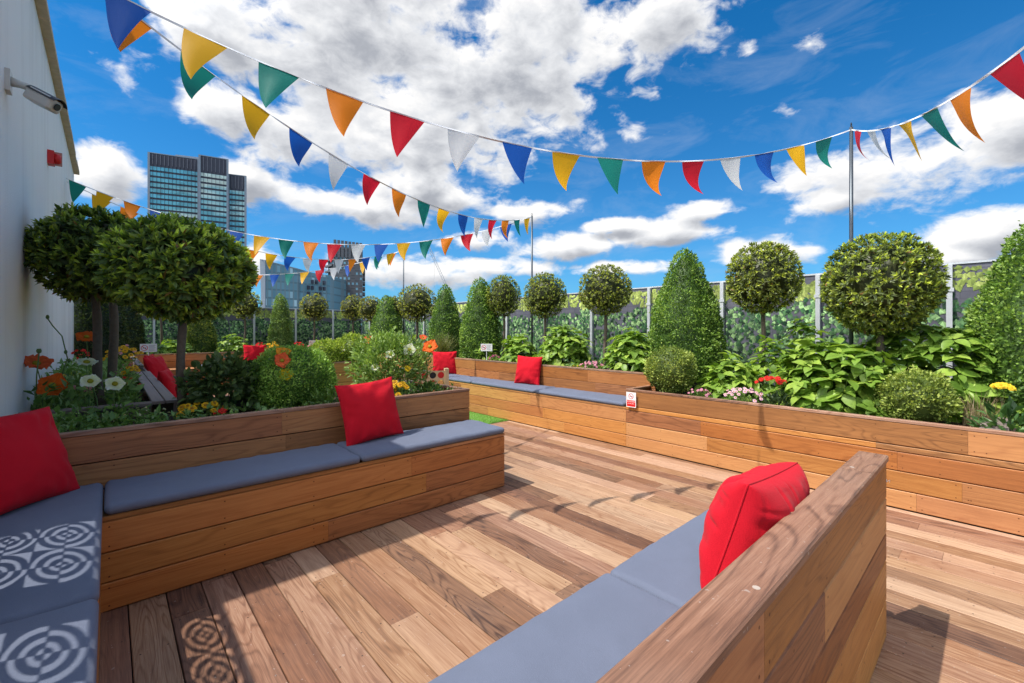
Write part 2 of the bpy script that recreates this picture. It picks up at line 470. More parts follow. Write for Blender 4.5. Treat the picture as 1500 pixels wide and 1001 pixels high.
# artificial turf in the far bay
m_turf, nt, p = mat('artificial turf base')
g = N(nt, 'ShaderNodeNewGeometry')
nt.links.new(ramp(nt, noise(nt, g.outputs['Position'], 90, 3, .7), [(.3, (.06, .17, .02)), (.7, (.20, .42, .06))]), p.inputs['Base Color'])
p.inputs['Roughness'].default_value = .7
mb = MB(); mb.box(2.30, X1 - .002, 4.9, 12.4, -.02, .004)
tag(mb.build('turf_ground', m_turf), kind='structure')
nb = 16000
P = np.stack([rng.uniform(2.6, 4.39, nb), 4.9 + rng.random(nb) ** 1.6 * 4.5, np.full(nb, .003)], 1)
a = rng.uniform(0, 6.28, nb); hgt = rng.uniform(.015, .032, nb)
D = np.stack([np.cos(a) * .4, np.sin(a) * .4, np.ones(nb)], 1); D /= np.linalg.norm(D, axis=1)[:, None]
Sd = np.stack([-np.sin(a), np.cos(a), np.zeros(nb)], 1) * .0022
V = np.stack([P - Sd, P + Sd, P + D * hgt[:, None]], 1).reshape(-1, 3)
fc = np.array([.12, .30, .04]) * rng.uniform(.6, 1.4, (nb, 1)) * np.array([1, 1, 1])
tag(obj('grass', mesh_np('grass', V, [np.arange(nb * 3).reshape(-1, 3)], M['leaf'], fc)), kind='stuff', label='short bright green artificial grass beside the far timber seat', cat='grass')

# ------------------------------------------------------------------ rendered building on the left
m_stucco, nt, p = mat('white render')
g = N(nt, 'ShaderNodeNewGeometry'); pos = g.outputs['Position']
st = noise(nt, vmul(nt, pos, (1, 3.2, .16)), 1.0, 5, .6)
bl = noise(nt, pos, 1.3, 4, .6)
dirt = mth(nt, 'MULTIPLY', mth(nt, 'MULTIPLY_ADD', st, 2.6, -1.25, clamp=True), .5)
dirt = mth(nt, 'ADD', dirt, mth(nt, 'MULTIPLY', mth(nt, 'MULTIPLY_ADD', bl, 2.5, -1.25, clamp=True), .15))
c = mixc(nt, dirt, (.87, .86, .86), (.50, .47, .45))
sepz = nt.nodes.new('ShaderNodeSeparateXYZ'); nt.links.new(pos, sepz.inputs[0])
jn = mth(nt, 'LESS_THAN', mth(nt, 'FRACT', mth(nt, 'MULTIPLY_ADD', sepz.outputs[1], .8, .13)), .006)
c = mixc(nt, mth(nt, 'MULTIPLY', jn, .35), c, (.3, .29, .29))
nt.links.new(c, p.inputs['Base Color']); p.inputs['Roughness'].default_value = .9
nt.links.new(bump(nt, noise(nt, pos, 110, 3, .75), .8, .006), p.inputs['Normal'])

bld = empty('rendered_building', (WALLX, 3.46, 0), 0, 'white rendered building wall with sloping coping along the left edge', 'building')
prof = [(3.46, 4.15), (11.2, 4.15)]
mb = MB()
ys = [p_[0] for p_ in prof]; zs = [p_[1] for p_ in prof]
V = []
for xx in (WALLX, -6.5):
    V += [(xx, ys[0], -.05)] + [(xx, y, z) for y, z in prof] + [(xx, ys[-1], -.05)]
k = len(prof) + 2
F = [tuple(range(k))[::-1], tuple(range(k, 2 * k))] + [(i, (i + 1) % k, k + (i + 1) % k, k + i) for i in range(k)]
mb.add([(v[0] - WALLX, v[1] - 3.46, v[2]) for v in V], F)
mb.build('wall', m_stucco, bld)
m_cop = flat('beige coping tile', (.50, .42, .32), .85, var=.3, scale=14)
mb = MB()
for (ya, za), (yb, zb) in zip(prof, prof[1:]):
    L = math.hypot(yb - ya, zb - za); nn = max(1, round(L / .38))
    dy, dz = (yb - ya) / L, (zb - za) / L
    for i in range(nn):
        c0 = L * (i + .5) / nn
        j = random.uniform(-.004, .004)
        mb.obox((-.02 + j, ya - 3.46 + dy * c0, za + dz * c0 + .03 + j), (.09, 0, 0), (0, dy * L / nn * .485, dz * L / nn * .485), (0, -dz * .028, dy * .028))
mb.build('coping', m_cop, bld)

# camera on the wall
t = empty('security_camera', (WALLX, 4.09, 2.88), 0, 'off white security camera on a bracket high on the rendered wall', 'security camera')
mb = MB(); mb.obox((.012, 0, -.005), (.012, 0, 0), (0, .045, 0), (0, 0, .065)); mb.build('mount_plate', M['cctv'], t)
mb = MB(); mb.tube([(.02, 0, -.0), (.06, 0, -.004), (.10, -.002, -.010), (.125, -.005, -.032)], [.03, .022, .022, .03], 12); mb.build('arm', M['cctv'], t, True)
ax = Vector((.75, -.38, -.42)).normalized(); sd = ax.cross(Vector((0, 0, 1))).normalized(); up = sd.cross(ax)
c0 = Vector((.135, -.02, -.065))
mb = MB(); mb.obox(c0 + ax * .035, ax * .072, sd * .056, up * .041)
ho = mb.build('housing', M['cctv'], t)
bv = ho.modifiers.new('edge', 'BEVEL'); bv.width = .018; bv.segments = 4
mb = MB()
for q in range(7):
    a0 = R(-52 + q * 15); a1 = R(-52 + (q + 1) * 15)
    r_ = .078
    e0 = sd * math.sin(a0) * r_ + up * (math.cos(a0) * r_ - .024); e1 = sd * math.sin(a1) * r_ + up * (math.cos(a1) * r_ - .024)
    A, B_ = c0 + ax * -.035, c0 + ax * .122
    o_ = .95
    mb.add([A + e0, A + e1, B_ + e1, B_ + e0, A + e0 * o_, A + e1 * o_, B_ + e1 * o_, B_ + e0 * o_], [(0, 1, 2, 3), (7, 6, 5, 4), (0, 3, 7, 4), (1, 5, 6, 2), (2, 6, 7, 3), (0, 4, 5, 1)])
mb.build('sun_shield', M['black'], t)
mb = MB(); mb.tube([c0 + ax * .112, c0 + ax * .1165], .022, 14); mb.build('lens', M['black'], t)

t = empty('alarm_sounder', (WALLX, 6.6, 3.13), 0, 'small red alarm sounder fixed to the rendered wall', 'alarm')
mb = MB(); mb.obox((.025, 0, 0), (.025, 0, 0), (0, .06, 0), (0, 0, .068)); mb.build('base', M['redpaint'], t)
mb = MB(); mb.tube([(.05, 0, 0), (.085, 0, 0), (.10, 0, 0)], [.055, .052, .035], 18); mb.build('dome', M['redpaint'], t, True)
mb = MB(); mb.obox((.054, 0, 0), (.052, 0, 0), (0, .007, 0), (0, 0, .07)); mb.build('strap', flat('pinkish strap', (.5, .22, .18), .6), t)

# ------------------------------------------------------------------ timber planters and seats
ROWS = [(0.006, .138), (.144, .282), (.288, .433)]
BACKR = [(.464, .611), (.617, .770)]
def rows_upto(z1):
    return ROWS
def seat_unit(t, p0, p1, n, backd, rows=True):
    pass

# --- left seat (along X) with its planter behind: front face Y=2.86, back Y=3.36
TONE_RANGE = (.28, .66)
t = empty('garden_bench', (0, 2.86, 0), 0, 'long shaded timber seat with plank back and planting behind it, facing the deck', 'timber seat')
def T_(mb, name, m, parent):
    o = mb.build(name, m, parent); o.matrix_parent_inverse = Matrix.Translation(parent.location).inverted(); return o
mb = MB()
row_boards(mb, (-.03, 2.86), (2.52, 2.86), ROWS, (0, -1)); row_boards(mb, (2.52, 2.882), (2.52, 4.36), ROWS, (1, 0))
T_(mb, 'front_panel', M['plank'], t)
mb = MB(); cap_boards(mb, (-.03, 2.858), (2.521, 2.858), (0, 1), .12, .438, .022); cap_boards(mb, (-.03, 2.98), (2.521, 2.98), (0, 1), .38, .438, .022)
T_(mb, 'seat_board', M['plank'], t)
mb = MB(); row_boards(mb, (-.48, 3.36), (2.52, 3.36), BACKR, (0, -1), seg=(1.6, 2.4)); row_boards(mb, (2.52, 3.382), (2.52, 4.36), BACKR, (1, 0))
T_(mb, 'backrest', M['plank'], t)
mb = MB(); cap_boards(mb, (-.48, 3.358), (2.522, 3.358), (0, 1), .05, .773); cap_boards(mb, (2.522, 3.41), (2.522, 4.36), (-1, 0), .05, .773)
T_(mb, 'capping', M['cap'], t)
mb = MB(); row_boards(mb, (.42, 4.36), (2.52, 4.36), ROWS + BACKR, (0, 1)); mb.board((-.46, 4.31, .773), (1, 0, 0), (0, 1, 0), (0, 0, 1), .70, .06, .022); mb.board((.42, 4.31, .773), (1, 0, 0), (0, 1, 0), (0, 0, 1), 2.1, .06, .022)
T_(mb, 'rear_panel', M['greycap'], t)
mb = MB(); mb.box(-.47, 2.49, 3.384, 4.31, .1, .70); mb.box(-.03, 2.49, 2.884, 3.30, .05, .43)
T_(mb, 'soil', M['soil'], t)

# --- left return of the seat (along Y), back towards the wall
t = empty('corner_bench', (-.25, 1.7, 0), 0, 'shaded timber corner seat below the pierced screen at the left edge', 'timber seat')
mb = MB(); row_boards(mb, (-.03, .93), (-.03, 2.857), ROWS, (1, 0)); T_(mb, 'front_panel', M['plank'], t)
mb = MB(); cap_boards(mb, (-.028, .93), (-.028, 3.35), (-1, 0), .46, .438); T_(mb, 'seat_board', M['plank'], t)
mb = MB(); row_boards(mb, (-.49, .32), (-.49, 3.35), BACKR, (1, 0)); T_(mb, 'backrest', M['plank'], t)

# --- foreground seat (along X): back Y .32-.42, seat to Y .93
TONE_RANGE = (.2, .8)
t = empty('bench', (1.2, .6, 0), 0, 'foreground timber bench seen from behind, with thick brown top rail', 'bench')
mb = MB(); row_boards(mb, (-.03, .93), (2.52, .93), ROWS, (0, 1)); row_boards(mb, (2.52, .425), (2.52, .908), ROWS, (1, 0)); T_(mb, 'front_panel', M['plank'], t)
mb = MB(); cap_boards(mb, (-.5, .93), (2.521, .93), (0, -1), .5, .438); T_(mb, 'seat_board', M['plank'], t)
FR = [(0.004, .163), (.167, .338), (.342, .458), (.462, .612), (.616, .773)]
mb = MB(); row_boards(mb, (-.7, .325), (2.52, .325), FR, (0, -1), seg=(1.2, 2.2)); row_boards(mb, (-.5, .42), (2.52, .42), BACKR, (0, 1)); T_(mb, 'backrest', M['plank'], t)
mb = MB(); row_boards(mb, (2.519, .327), (2.519, .418), [(0.004, .773)], (1, 0)); T_(mb, 'end_panel', M['plank'], t)
mb = MB()
for a, b, tn in ((-.7, 2.16, .47), (2.162, 2.524, .55)):
    mb.board((a, .318, .776), (1, 0, 0), (0, 1, 0), (0, 0, 1), b - a - .001, .107, .024, (tn, .6, .5), .005)
T_(mb, 'top_rail', M['rail'], t)
mb = MB()
m_plug = flat('pale filler plug', (.42, .34, .28), .7)
for (sx_, sy_) in ((1.02, .345), (2.2, .39), (.4, .39)):
    mb = MB(); mb.tube([(sx_, sy_, .798), (sx_, sy_, .8006)], .008, 12)
    T_(mb, 'screw_plug', m_plug, t)

# --- right planter: raised part near, seat part further away
TONE_RANGE = (.25, .86)
t = empty('planter_box', (5.5, .8, 0), 0, 'long sunlit timber planter with hydrangeas along the right side of the deck', 'planter')
RR = [(.006, .138), (.144, .282), (.288, .428), (.433, .475), (.481, .649)]
mb = MB(); row_boards(mb, (4.40, -2.5), (4.40, 2.875), RR, (-1, 0)); row_boards(mb, (4.422, 2.875), (4.9, 2.875), [(.48, .65)], (0, 1)); T_(mb, 'front_panel', M['plank'], t)
mb = MB(); cap_boards(mb, (4.397, -2.5), (4.397, 2.878), (1, 0), .045, .652); cap_boards(mb, (4.445, 2.878), (4.95, 2.878), (0, -1), .045, .652); T_(mb, 'capping', M['cap'], t)
mb = MB(); mb.box(4.425, 6.6, -2.5, 2.83, .1, .60); T_(mb, 'soil', M['soil'], t)
mb = MB()
for i in range(2):
    mb.board((4.47 + i * .075, -.02, .45), (0, 0, 1), (1, 0, 0), (0, 1, 0), .215 - .01 * i, .07, .10, (.5, .3, .4))
mb.board((4.62, -.06, .645), (1, 0, 0), (0, 1, 0), (0, 0, 1), 1.2, .14, .022)
T_(mb, 'cross_beam', M['greycap'], t)

t = empty('garden_bench', (4.7, 5.5, 0), 0, 'sunlit timber seat with blue grey cushions running beside the planting at the back right', 'timber seat')
mb = MB(); row_boards(mb, (4.40, 2.877), (4.40, 12.4), ROWS, (-1, 0)); T_(mb, 'front_panel', M['plank'], t)
mb = MB(); cap_boards(mb, (4.397, 2.877), (4.397, 12.4), (1, 0), .12, .438); cap_boards(mb, (4.52, 2.877), (4.52, 12.4), (1, 0), .36, .438); T_(mb, 'seat_board', M['plank'], t)
mb = MB(); row_boards(mb, (4.88, 2.78), (4.88, 13.0), [(.464, .630), (.634, .796)], (-1, 0)); row_boards(mb, (4.902, 2.78), (5.3, 2.78), [(.655, .796)], (0, -1)); T_(mb, 'backrest', M['plank'], t)
mb = MB(); cap_boards(mb, (4.877, 2.778), (4.877, 13.0), (1, 0), .05, .798); cap_boards(mb, (4.93, 2.778), (5.7, 2.778), (0, 1), .045, .798); T_(mb, 'capping', M['cap'], t)
mb = MB(); mb.box(4.905, 6.6, 2.84, 15.2, .1, .74); T_(mb, 'soil', M['soil'], t)

# --- second bay beyond: left planter + double board back, middle planter, far seat
TONE_RANGE = (.3, .7)
t = empty('planter_box', (0, 6, 0), 0, 'shaded planter of poppies against the rendered wall, edged by two grey boards', 'planter')
mb = MB(); row_boards(mb, (-.45, 4.385), (.24, 4.385), [(.6, .77)], (0, -1)); row_boards(mb, (.40, 4.4), (.40, 12.5), [(.464, .612), (.616, .771)], (1, 0)); T_(mb, 'front_panel', M['greycap'], t)
mb = MB(); cap_boards(mb, (.405, 4.39), (.405, 7.7), (-1, 0), .078, .773); cap_boards(mb, (.322, 4.39), (.322, 7.7), (-1, 0), .078, .773)
T_(mb, 'capping', M['greycap'], t); mb = MB(); cap_boards(mb, (.405, 9.0), (.405, 12.5), (-1, 0), .078, .773); T_(mb, 'capping', M['greycap'], t); mb = MB(); mb.board((-.45, 4.39, .773), (1, 0, 0), (0, 1, 0), (0, 0, 1), .69, .05, .022); T_(mb, 'capping', M['greycap'], t); mb = MB()
mb.board((-.45, 9.0, .773), (1, 0, 0), (0, 1, 0), (0, 0, 1), .8, .05, .022); mb.board((-.45, 9.0, .62), (1, 0, 0), (0, 0, 1), (0, -1, 0), .84, .15, .022); T_(mb, 'capping', M['greycap'], t)
mb = MB(); mb.box(-.47, .22, 4.41, 12.9, .1, .70); T_(mb, 'soil', M['soil'], t)

t = empty('garden_bench', (2.5, 12.6, 0), 0, 'far timber seat across the end of the roof garden, below the clipped cone', 'timber seat')
TONE_RANGE = (.3, .8)
mb = MB(); row_boards(mb, (.9, 12.4), (4.4, 12.4), ROWS, (0, -1)); row_boards(mb, (.9, 4.6), (.9, 12.4), ROWS, (1, 0)); T_(mb, 'front_panel', M['plank'], t)
mb = MB(); cap_boards(mb, (.42, 12.398), (4.4, 12.398), (0, 1), .6, .438); cap_boards(mb, (.902, 4.6), (.902, 12.39), (-1, 0), .48, .438); T_(mb, 'seat_board', M['plank'], t)
mb = MB(); row_boards(mb, (-.45, 13.0), (4.87, 13.0), BACKR, (0, -1)); T_(mb, 'backrest', M['plank'], t)
mb = MB(); cap_boards(mb, (-.45, 12.998), (4.87, 12.998), (0, 1), .05, .773); T_(mb, 'capping', M['cap'], t)
mb = MB(); mb.box(-.47, 4.9, 13.03, 15.2, .1, .70); T_(mb, 'soil', M['soil'], t)

t = empty('planter_box', (3.0, 8.3, 0), 0, 'square timber planter in the middle of the turf, behind the big box ball', 'planter')
mb = MB(); row_boards(mb, (2.2, 7.7), (3.7, 7.7), ROWS + [(.438, .6), (.604, .771)], (0, -1)); row_boards(mb, (3.7, 7.722), (3.7, 9.2), ROWS + [(.438, .6), (.604, .771)], (1, 0)); row_boards(mb, (2.2, 7.722), (2.2, 9.2), ROWS + [(.438, .6), (.604, .771)], (-1, 0)); T_(mb, 'side_panel', M['plank'], t)
mb = MB(); cap_boards(mb, (2.198, 7.698), (3.702, 7.698), (0, 1), .05, .773); cap_boards(mb, (3.702, 7.75), (3.702, 9.2), (-1, 0), .05, .773); T_(mb, 'capping', M['cap'], t)
mb = MB(); mb.box(2.23, 3.67, 7.73, 9.2, .1, .70); T_(mb, 'soil', M['soil'], t)

# ------------------------------------------------------------------ pierced screen whose shadow falls on the corner seat
def pierced_panel(w, h, nx, ny):
    mb = MB(); TW, THh = w / nx, h / ny
    rings = [0, .2, .4, .6, .8, .995]
    th = .004
    def poly(pts):
        n_ = len(pts)
        V = [(0, q[0], q[1]) for q in pts] + [(th, q[0], q[1]) for q in pts]
        mb.add(V, [tuple(range(n_))[::-1], tuple(range(n_, 2 * n_))] + [(i, (i + 1) % n_, n_ + (i + 1) % n_, n_ + i) for i in range(n_)])
    for i in range(nx):
        for j in range(ny):
            cx, cy = (i + .5) * TW, (j + .5) * THh
            for q in range(4):
                a0 = q * math.pi / 2
                for k in range(5):
                    if (k + q) % 2: continue
                    r0, r1 = rings[k] * .5, rings[k + 1] * .5
                    for s_ in range(6):
                        b0, b1 = a0 + math.pi / 12 * s_, a0 + math.pi / 12 * (s_ + 1)
                        pts = [(cx + TW * r1 * math.cos(b0), cy + THh * r1 * math.sin(b0)), (cx + TW * r1 * math.cos(b1), cy + THh * r1 * math.sin(b1))]
                        pts += [(cx + TW * r0 * math.cos(b1), cy + THh * r0 * math.sin(b1)), (cx + TW * r0 * math.cos(b0), cy + THh * r0 * math.sin(b0))] if k else [(cx, cy)]
                        poly(pts)
                # corner spandrel outside the circles
                if q % 2 == 1:
                    cxx, cyy = cx + TW / 2 * (1 if q in (0, 3) else -1), cy + THh / 2 * (1 if q in (0, 1) else -1)
                    pts = [(cxx, cyy)]
                    for s_ in range(7):
                        b = a0 + math.pi / 12 * s_
                        pts.append((cx + TW * .4975 * math.cos(b), cy + THh * .4975 * math.sin(b)))
                    poly(pts)
    return mb
m_scr = flat('dark screen metal', (.14, .14, .15), .5, .3)
t = empty('pierced_screen', (-.53, 0, 0), 0, 'pierced metal screen of ring pattern above the corner seat', 'screen')
for (ya, yb) in ((2.25, 2.86), (1.36, 1.97), (.47, 1.08)):
    mb = pierced_panel(yb - ya, .93, 2, 3)
    o = mb.build('pierced_panel', m_scr, t); o.location = (0, ya, .81)
mb = MB()
for (ya, yb) in ((2.86, 3.44), (1.97, 2.25), (1.08, 1.36)):
    mb.box(-.01, .012, ya, yb, .80, 1.76)
mb.box(-.01, .012, .47, 3.44, .795, .812); mb.box(-.009, .011, .47, 3.44, 1.735, 1.765)
mb.build('frame', m_scr, t)

# ------------------------------------------------------------------ cushions and pillows
def slab_cushion(L, W, T, seed=0):
    def axis(n, half, r):
        s = [-half + r * (1 - math.cos(a * math.pi / 2 / 6)) for a in range(7)]
        mid = [(-half + r) + (2 * half - 2 * r) * i / n for i in range(1, n)]
        return s + mid + [-q for q in s[::-1]]
    r = T * .55
    X = axis(int(L / .05), L / 2, r); Y = axis(int(W / .05), W / 2, r)
    V = []; F = []
    def hh(x, y):
        dx = max(0, abs(x) - (L / 2 - r)) / r; dy = max(0, abs(y) - (W / 2 - r)) / r
        d = min(1, math.hypot(dx, dy)) if (dx > 0 and dy > 0) else max(dx, dy)
        return math.sqrt(max(0, 1 - d * d))
    for sgn in (1, -1):
        for y in Y:
            for x in X:
                dx = max(0, abs(x) - (L / 2 - r)) / r; dy = max(0, abs(y) - (W / 2 - r)) / r
                px_, py_ = x, y
                d = math.hypot(dx, dy)
                if dx > 0 and dy > 0 and d > 1:       # round the plan corners
                    k_ = 1 / d
                    px_ = math.copysign(L / 2 - r + dx * r * k_, x); py_ = math.copysign(W / 2 - r + dy * r * k_, y)
                z = sgn * T / 2 * hh(x, y)
                if sgn > 0:
                    z += .007 * (1 - (2 * x / L) ** 2) * (1 - (2 * y / W) ** 2)
                    nv = mnoise.noise(Vector((x * 4 + seed, y * 9, seed))); z += .006 * nv * hh(x, y) + .003 * mnoise.noise(Vector((x * 11 + seed, y * 14, seed + 9))) * hh(x, y)
                    edge = math.exp(-(((W / 2 - abs(y)) / .05) ** 2))
                    z += .0025 * math.sin(x * 70 + 3 * mnoise.noise(Vector((x * 3, seed, 1)))) * edge * hh(x, y)
                V.append((px_, py_, z + T / 2))
    nx, ny = len(X), len(Y); b = nx * ny
    for j in range(ny - 1):
        for i in range(nx - 1):
            a = j * nx + i
            F.append((a, a + 1, a + nx + 1, a + nx)); F.append((b + a, b + a + nx, b + a + nx + 1, b + a + 1))
    me = bpy.data.meshes.new('seat_cushion'); me.from_pydata(V, [], F)
    bm = bmesh.new(); bm.from_mesh(me); bmesh.ops.remove_doubles(bm, verts=bm.verts, dist=.0004); bmesh.ops.dissolve_degenerate(bm, edges=bm.edges, dist=.0003); bm.to_mesh(me); bm.free()
    me.polygons.foreach_set('use_smooth', [True] * len(me.polygons)); me.materials.append(M['cush'])
    return me
def cushion(x0, x1, y0, y1, label, T=.052, z=.4605, rz=0, seed=0):
    o = obj('seat_cushion', slab_cushion(x1 - x0 - .003, y1 - y0 - .003, T, seed), None, ((x0 + x1) / 2, (y0 + y1) / 2, z), (0, 0, rz))
    return tag(o, label, 'seat cushion', 'blue grey seat cushions')
cushion(-.02, 1.245, 2.845, 3.335, 'long blue grey seat cushion in shade, on the seat left of the red pillow', seed=1)
cushion(1.245, 2.525, 2.845, 3.335, 'blue grey seat cushion half in sun, under the red pillow on the long shaded seat', seed=2)
cushion(-.485, -.022, 1.93, 3.335, 'corner seat cushion with ring shadows, beneath the red pillow at the left edge', seed=3)
cushion(-.485, -.022, .5, 1.925, 'nearest corner seat cushion with ring shadows, in the bottom left of the picture', seed=4)
cushion(-.02, 1.29, .425, .925, 'foreground bench cushion nearest the viewer, at the bottom edge', seed=5)
cushion(1.29, 2.51, .425, .925, 'foreground bench cushion beneath the wrinkled red pillow', seed=6)
cushion(4.385, 4.865, 2.89, 4.35, 'sunlit seat cushion ending at the no smoking notice on the planter face', seed=7)
cushion(4.385, 4.865, 4.35, 5.82, 'sunlit seat cushion below the red pillow on the right hand back seat', seed=8)
cushion(4.385, 4.865, 5.82, 7.3, 'sunlit seat cushion next to the counter game, third from the notice', seed=9)
cushion(4.385, 4.865, 7.3, 8.8, 'furthest sunlit seat cushion of the back right seat, mostly hidden', seed=10)
cushion(1.6, 3.2, 12.40, 12.93, 'far pale cushion under the small red pillow across the garden', seed=11)
cushion(.43, .90, 8.4, 9.9, 'pale cushion beside the shaded red pillows of the far bay', seed=12)
cushion(.43, .90, 9.9, 11.4, 'pale cushion past the shaded red pillows of the far bay', seed=13)

def pillow_mesh(w, h, T, wr=.006, seed=0., n=56, puff=.42, pinch=.075, folds=.009):
    V = []; F = []
    for sgn in (1, -1):
        for j in range(n + 1):
            for i in range(n + 1):
                u = math.sin(math.pi / 2 * (2 * i / n - 1)); v = math.sin(math.pi / 2 * (2 * j / n - 1))
                e = ((1 - u * u) * (1 - v * v))
                th = T / 2 * (e ** puff)
                x = w / 2 * u * (1 - pinch * (1 - v * v) ** 1.0 * abs(u)); y = h / 2 * v * (1 - pinch * (1 - u * u) * abs(v))
                # creases running in from seams and corners
                rr = math.hypot(u, v); an = math.atan2(v, u)
                cr = math.sin(an * 11 + 5 * mnoise.noise(Vector((u * 1.5, v * 1.5, seed)))) * max(0, rr - .45) ** 1.2
                big = mnoise.noise(Vector((u * 1.7 + seed, v * 1.7, seed * 2.))) ; mid = mnoise.noise(Vector((u * 4 + seed, v * 4, seed)))
                k = min(1, e * 6)
                th += (wr * cr * 1.3 + wr * big * 1.4 + wr * .5 * mid) * k
                if folds:
                    ed = math.exp(-(1 - abs(v)) * 3.2); q_ = mnoise.noise(Vector((u * 3.1, sgn * 4., seed)))
                    th -= folds * ed * k * max(0, math.sin(u * 17 + 4 * q_)) ** 2 * (.6 + q_)
                    ed = math.exp(-(1 - abs(u)) * 3.5); q_ = mnoise.noise(Vector((v * 3.1, sgn * 4., seed + 5)))
                    th -= folds * ed * k * max(0, math.sin(v * 13 + 4 * q_)) ** 2 * (.6 + q_)
                if e < 1e-6: th = 0
                V.append((x, sgn * th, y))
    m_ = n + 1; b = m_ * m_
    for j in range(n):
        for i in range(n):
            a = j * m_ + i
            F.append((a, a + m_, a + m_ + 1, a + 1)); F.append((b + a, b + a + 1, b + a + m_ + 1, b + a + m_))
    me = bpy.data.meshes.new('pillow'); me.from_pydata(V, [], F)
    bm = bmesh.new(); bm.from_mesh(me); bmesh.ops.remove_doubles(bm, verts=bm.verts, dist=.0003); bm.to_mesh(me); bm.free()
    me.polygons.foreach_set('use_smooth', [True] * len(me.polygons)); me.materials.append(M['red'])
    return me
def piping(w, h, parent, pinch=.075):
    mb = MB(); pts = []
    for k in range(49):
        s_ = k / 12; q = int(s_) % 4; f = s_ - int(s_); c_ = math.sin(math.pi / 2 * (2 * f - 1))
        u, v = [(c_, -1), (1, c_), (-c_, 1), (-1, -c_)][q]
        pts.append((w / 2 * u * (1 - pinch * (1 - v * v) * abs(u)), 0, h / 2 * v * (1 - pinch * (1 - u * u) * abs(v))))
    mb.tube(pts, .0035, 6, caps=False); mb.build('piping', M['red'], parent, True)
def pillow(loc, rz, tilt, label, w=.45, h=.44, T=.155, wr=.009, seed=0., roll=0., n=40, **kw):
    """loc = middle of the bottom edge; local -Y faces out, leaning back by tilt"""
    o = obj('pillow', pillow_mesh(w, h, T, wr, seed, n, **kw))
    rot = Matrix.Rotation(rz, 4, 'Z') @ Matrix.Rotation(-tilt, 4, 'X') @ Matrix.Rotation(roll, 4, 'Y')
    o.matrix_world = Matrix.Translation(loc) @ rot @ Matrix.Translation((0, 0, h / 2))
    tag(o, label, 'pillow', 'red scatter pillows')
    piping(w, h, o, kw.get('pinch', .075))
    return o
pillow((1.50, 3.17, .512), R(3), R(16), 'red pillow leaning on the back of the long shaded seat, upper half sunlit', w=.47, h=.46, seed=1.3, roll=R(-4))
pillow((-.27, 3.09, .512), R(50), R(22), 'large shaded red pillow in the seat corner at the left edge', w=.48, h=.47, seed=4.1, roll=R(2))
pillow((1.60, .60, .508), R(180), R(16), 'large wrinkled red pillow leaning on the foreground bench', w=.52, h=.385, T=.25, wr=.007, seed=7.7, roll=R(-5), n=110, puff=.34, pinch=.04, folds=.024)
pillow((4.74, 4.87, .512), R(-78), R(12), 'red pillow leaning on the sunlit back seat, by the hydrangeas', w=.46, h=.44, seed=2.2, roll=R(1))
pillow((4.70, 7.05, .512), R(-35), R(15), 'red pillow at the far end of the sunlit back seat, behind the counter game', w=.46, h=.44, seed=3.9)
pillow((2.75, 12.83, .512), R(2), R(14), 'small far red pillow on the seat across the end of the garden', w=.5, h=.46, seed=5.5, roll=R(3))
pillow((.62, 8.55, .512), R(60), R(20), 'shaded red pillow of the far bay, tilted towards the trunk', w=.48, h=.46, seed=6.1)
pillow((.55, 8.95, .512), R(75), R(12), 'shaded red pillow of the far bay, standing behind the tilted one', w=.48, h=.46, seed=6.6)
pillow((.55, 6.35, .512), R(75), R(14), 'shaded red pillow just right of the slim trunk, behind the grey boards', w=.44, h=.40, seed=8.3)
pillow((.60, 5.2, .512), R(80), R(14), 'shaded red pillow low behind the dark leafed shrub', w=.44, h=.38, seed=8.9)

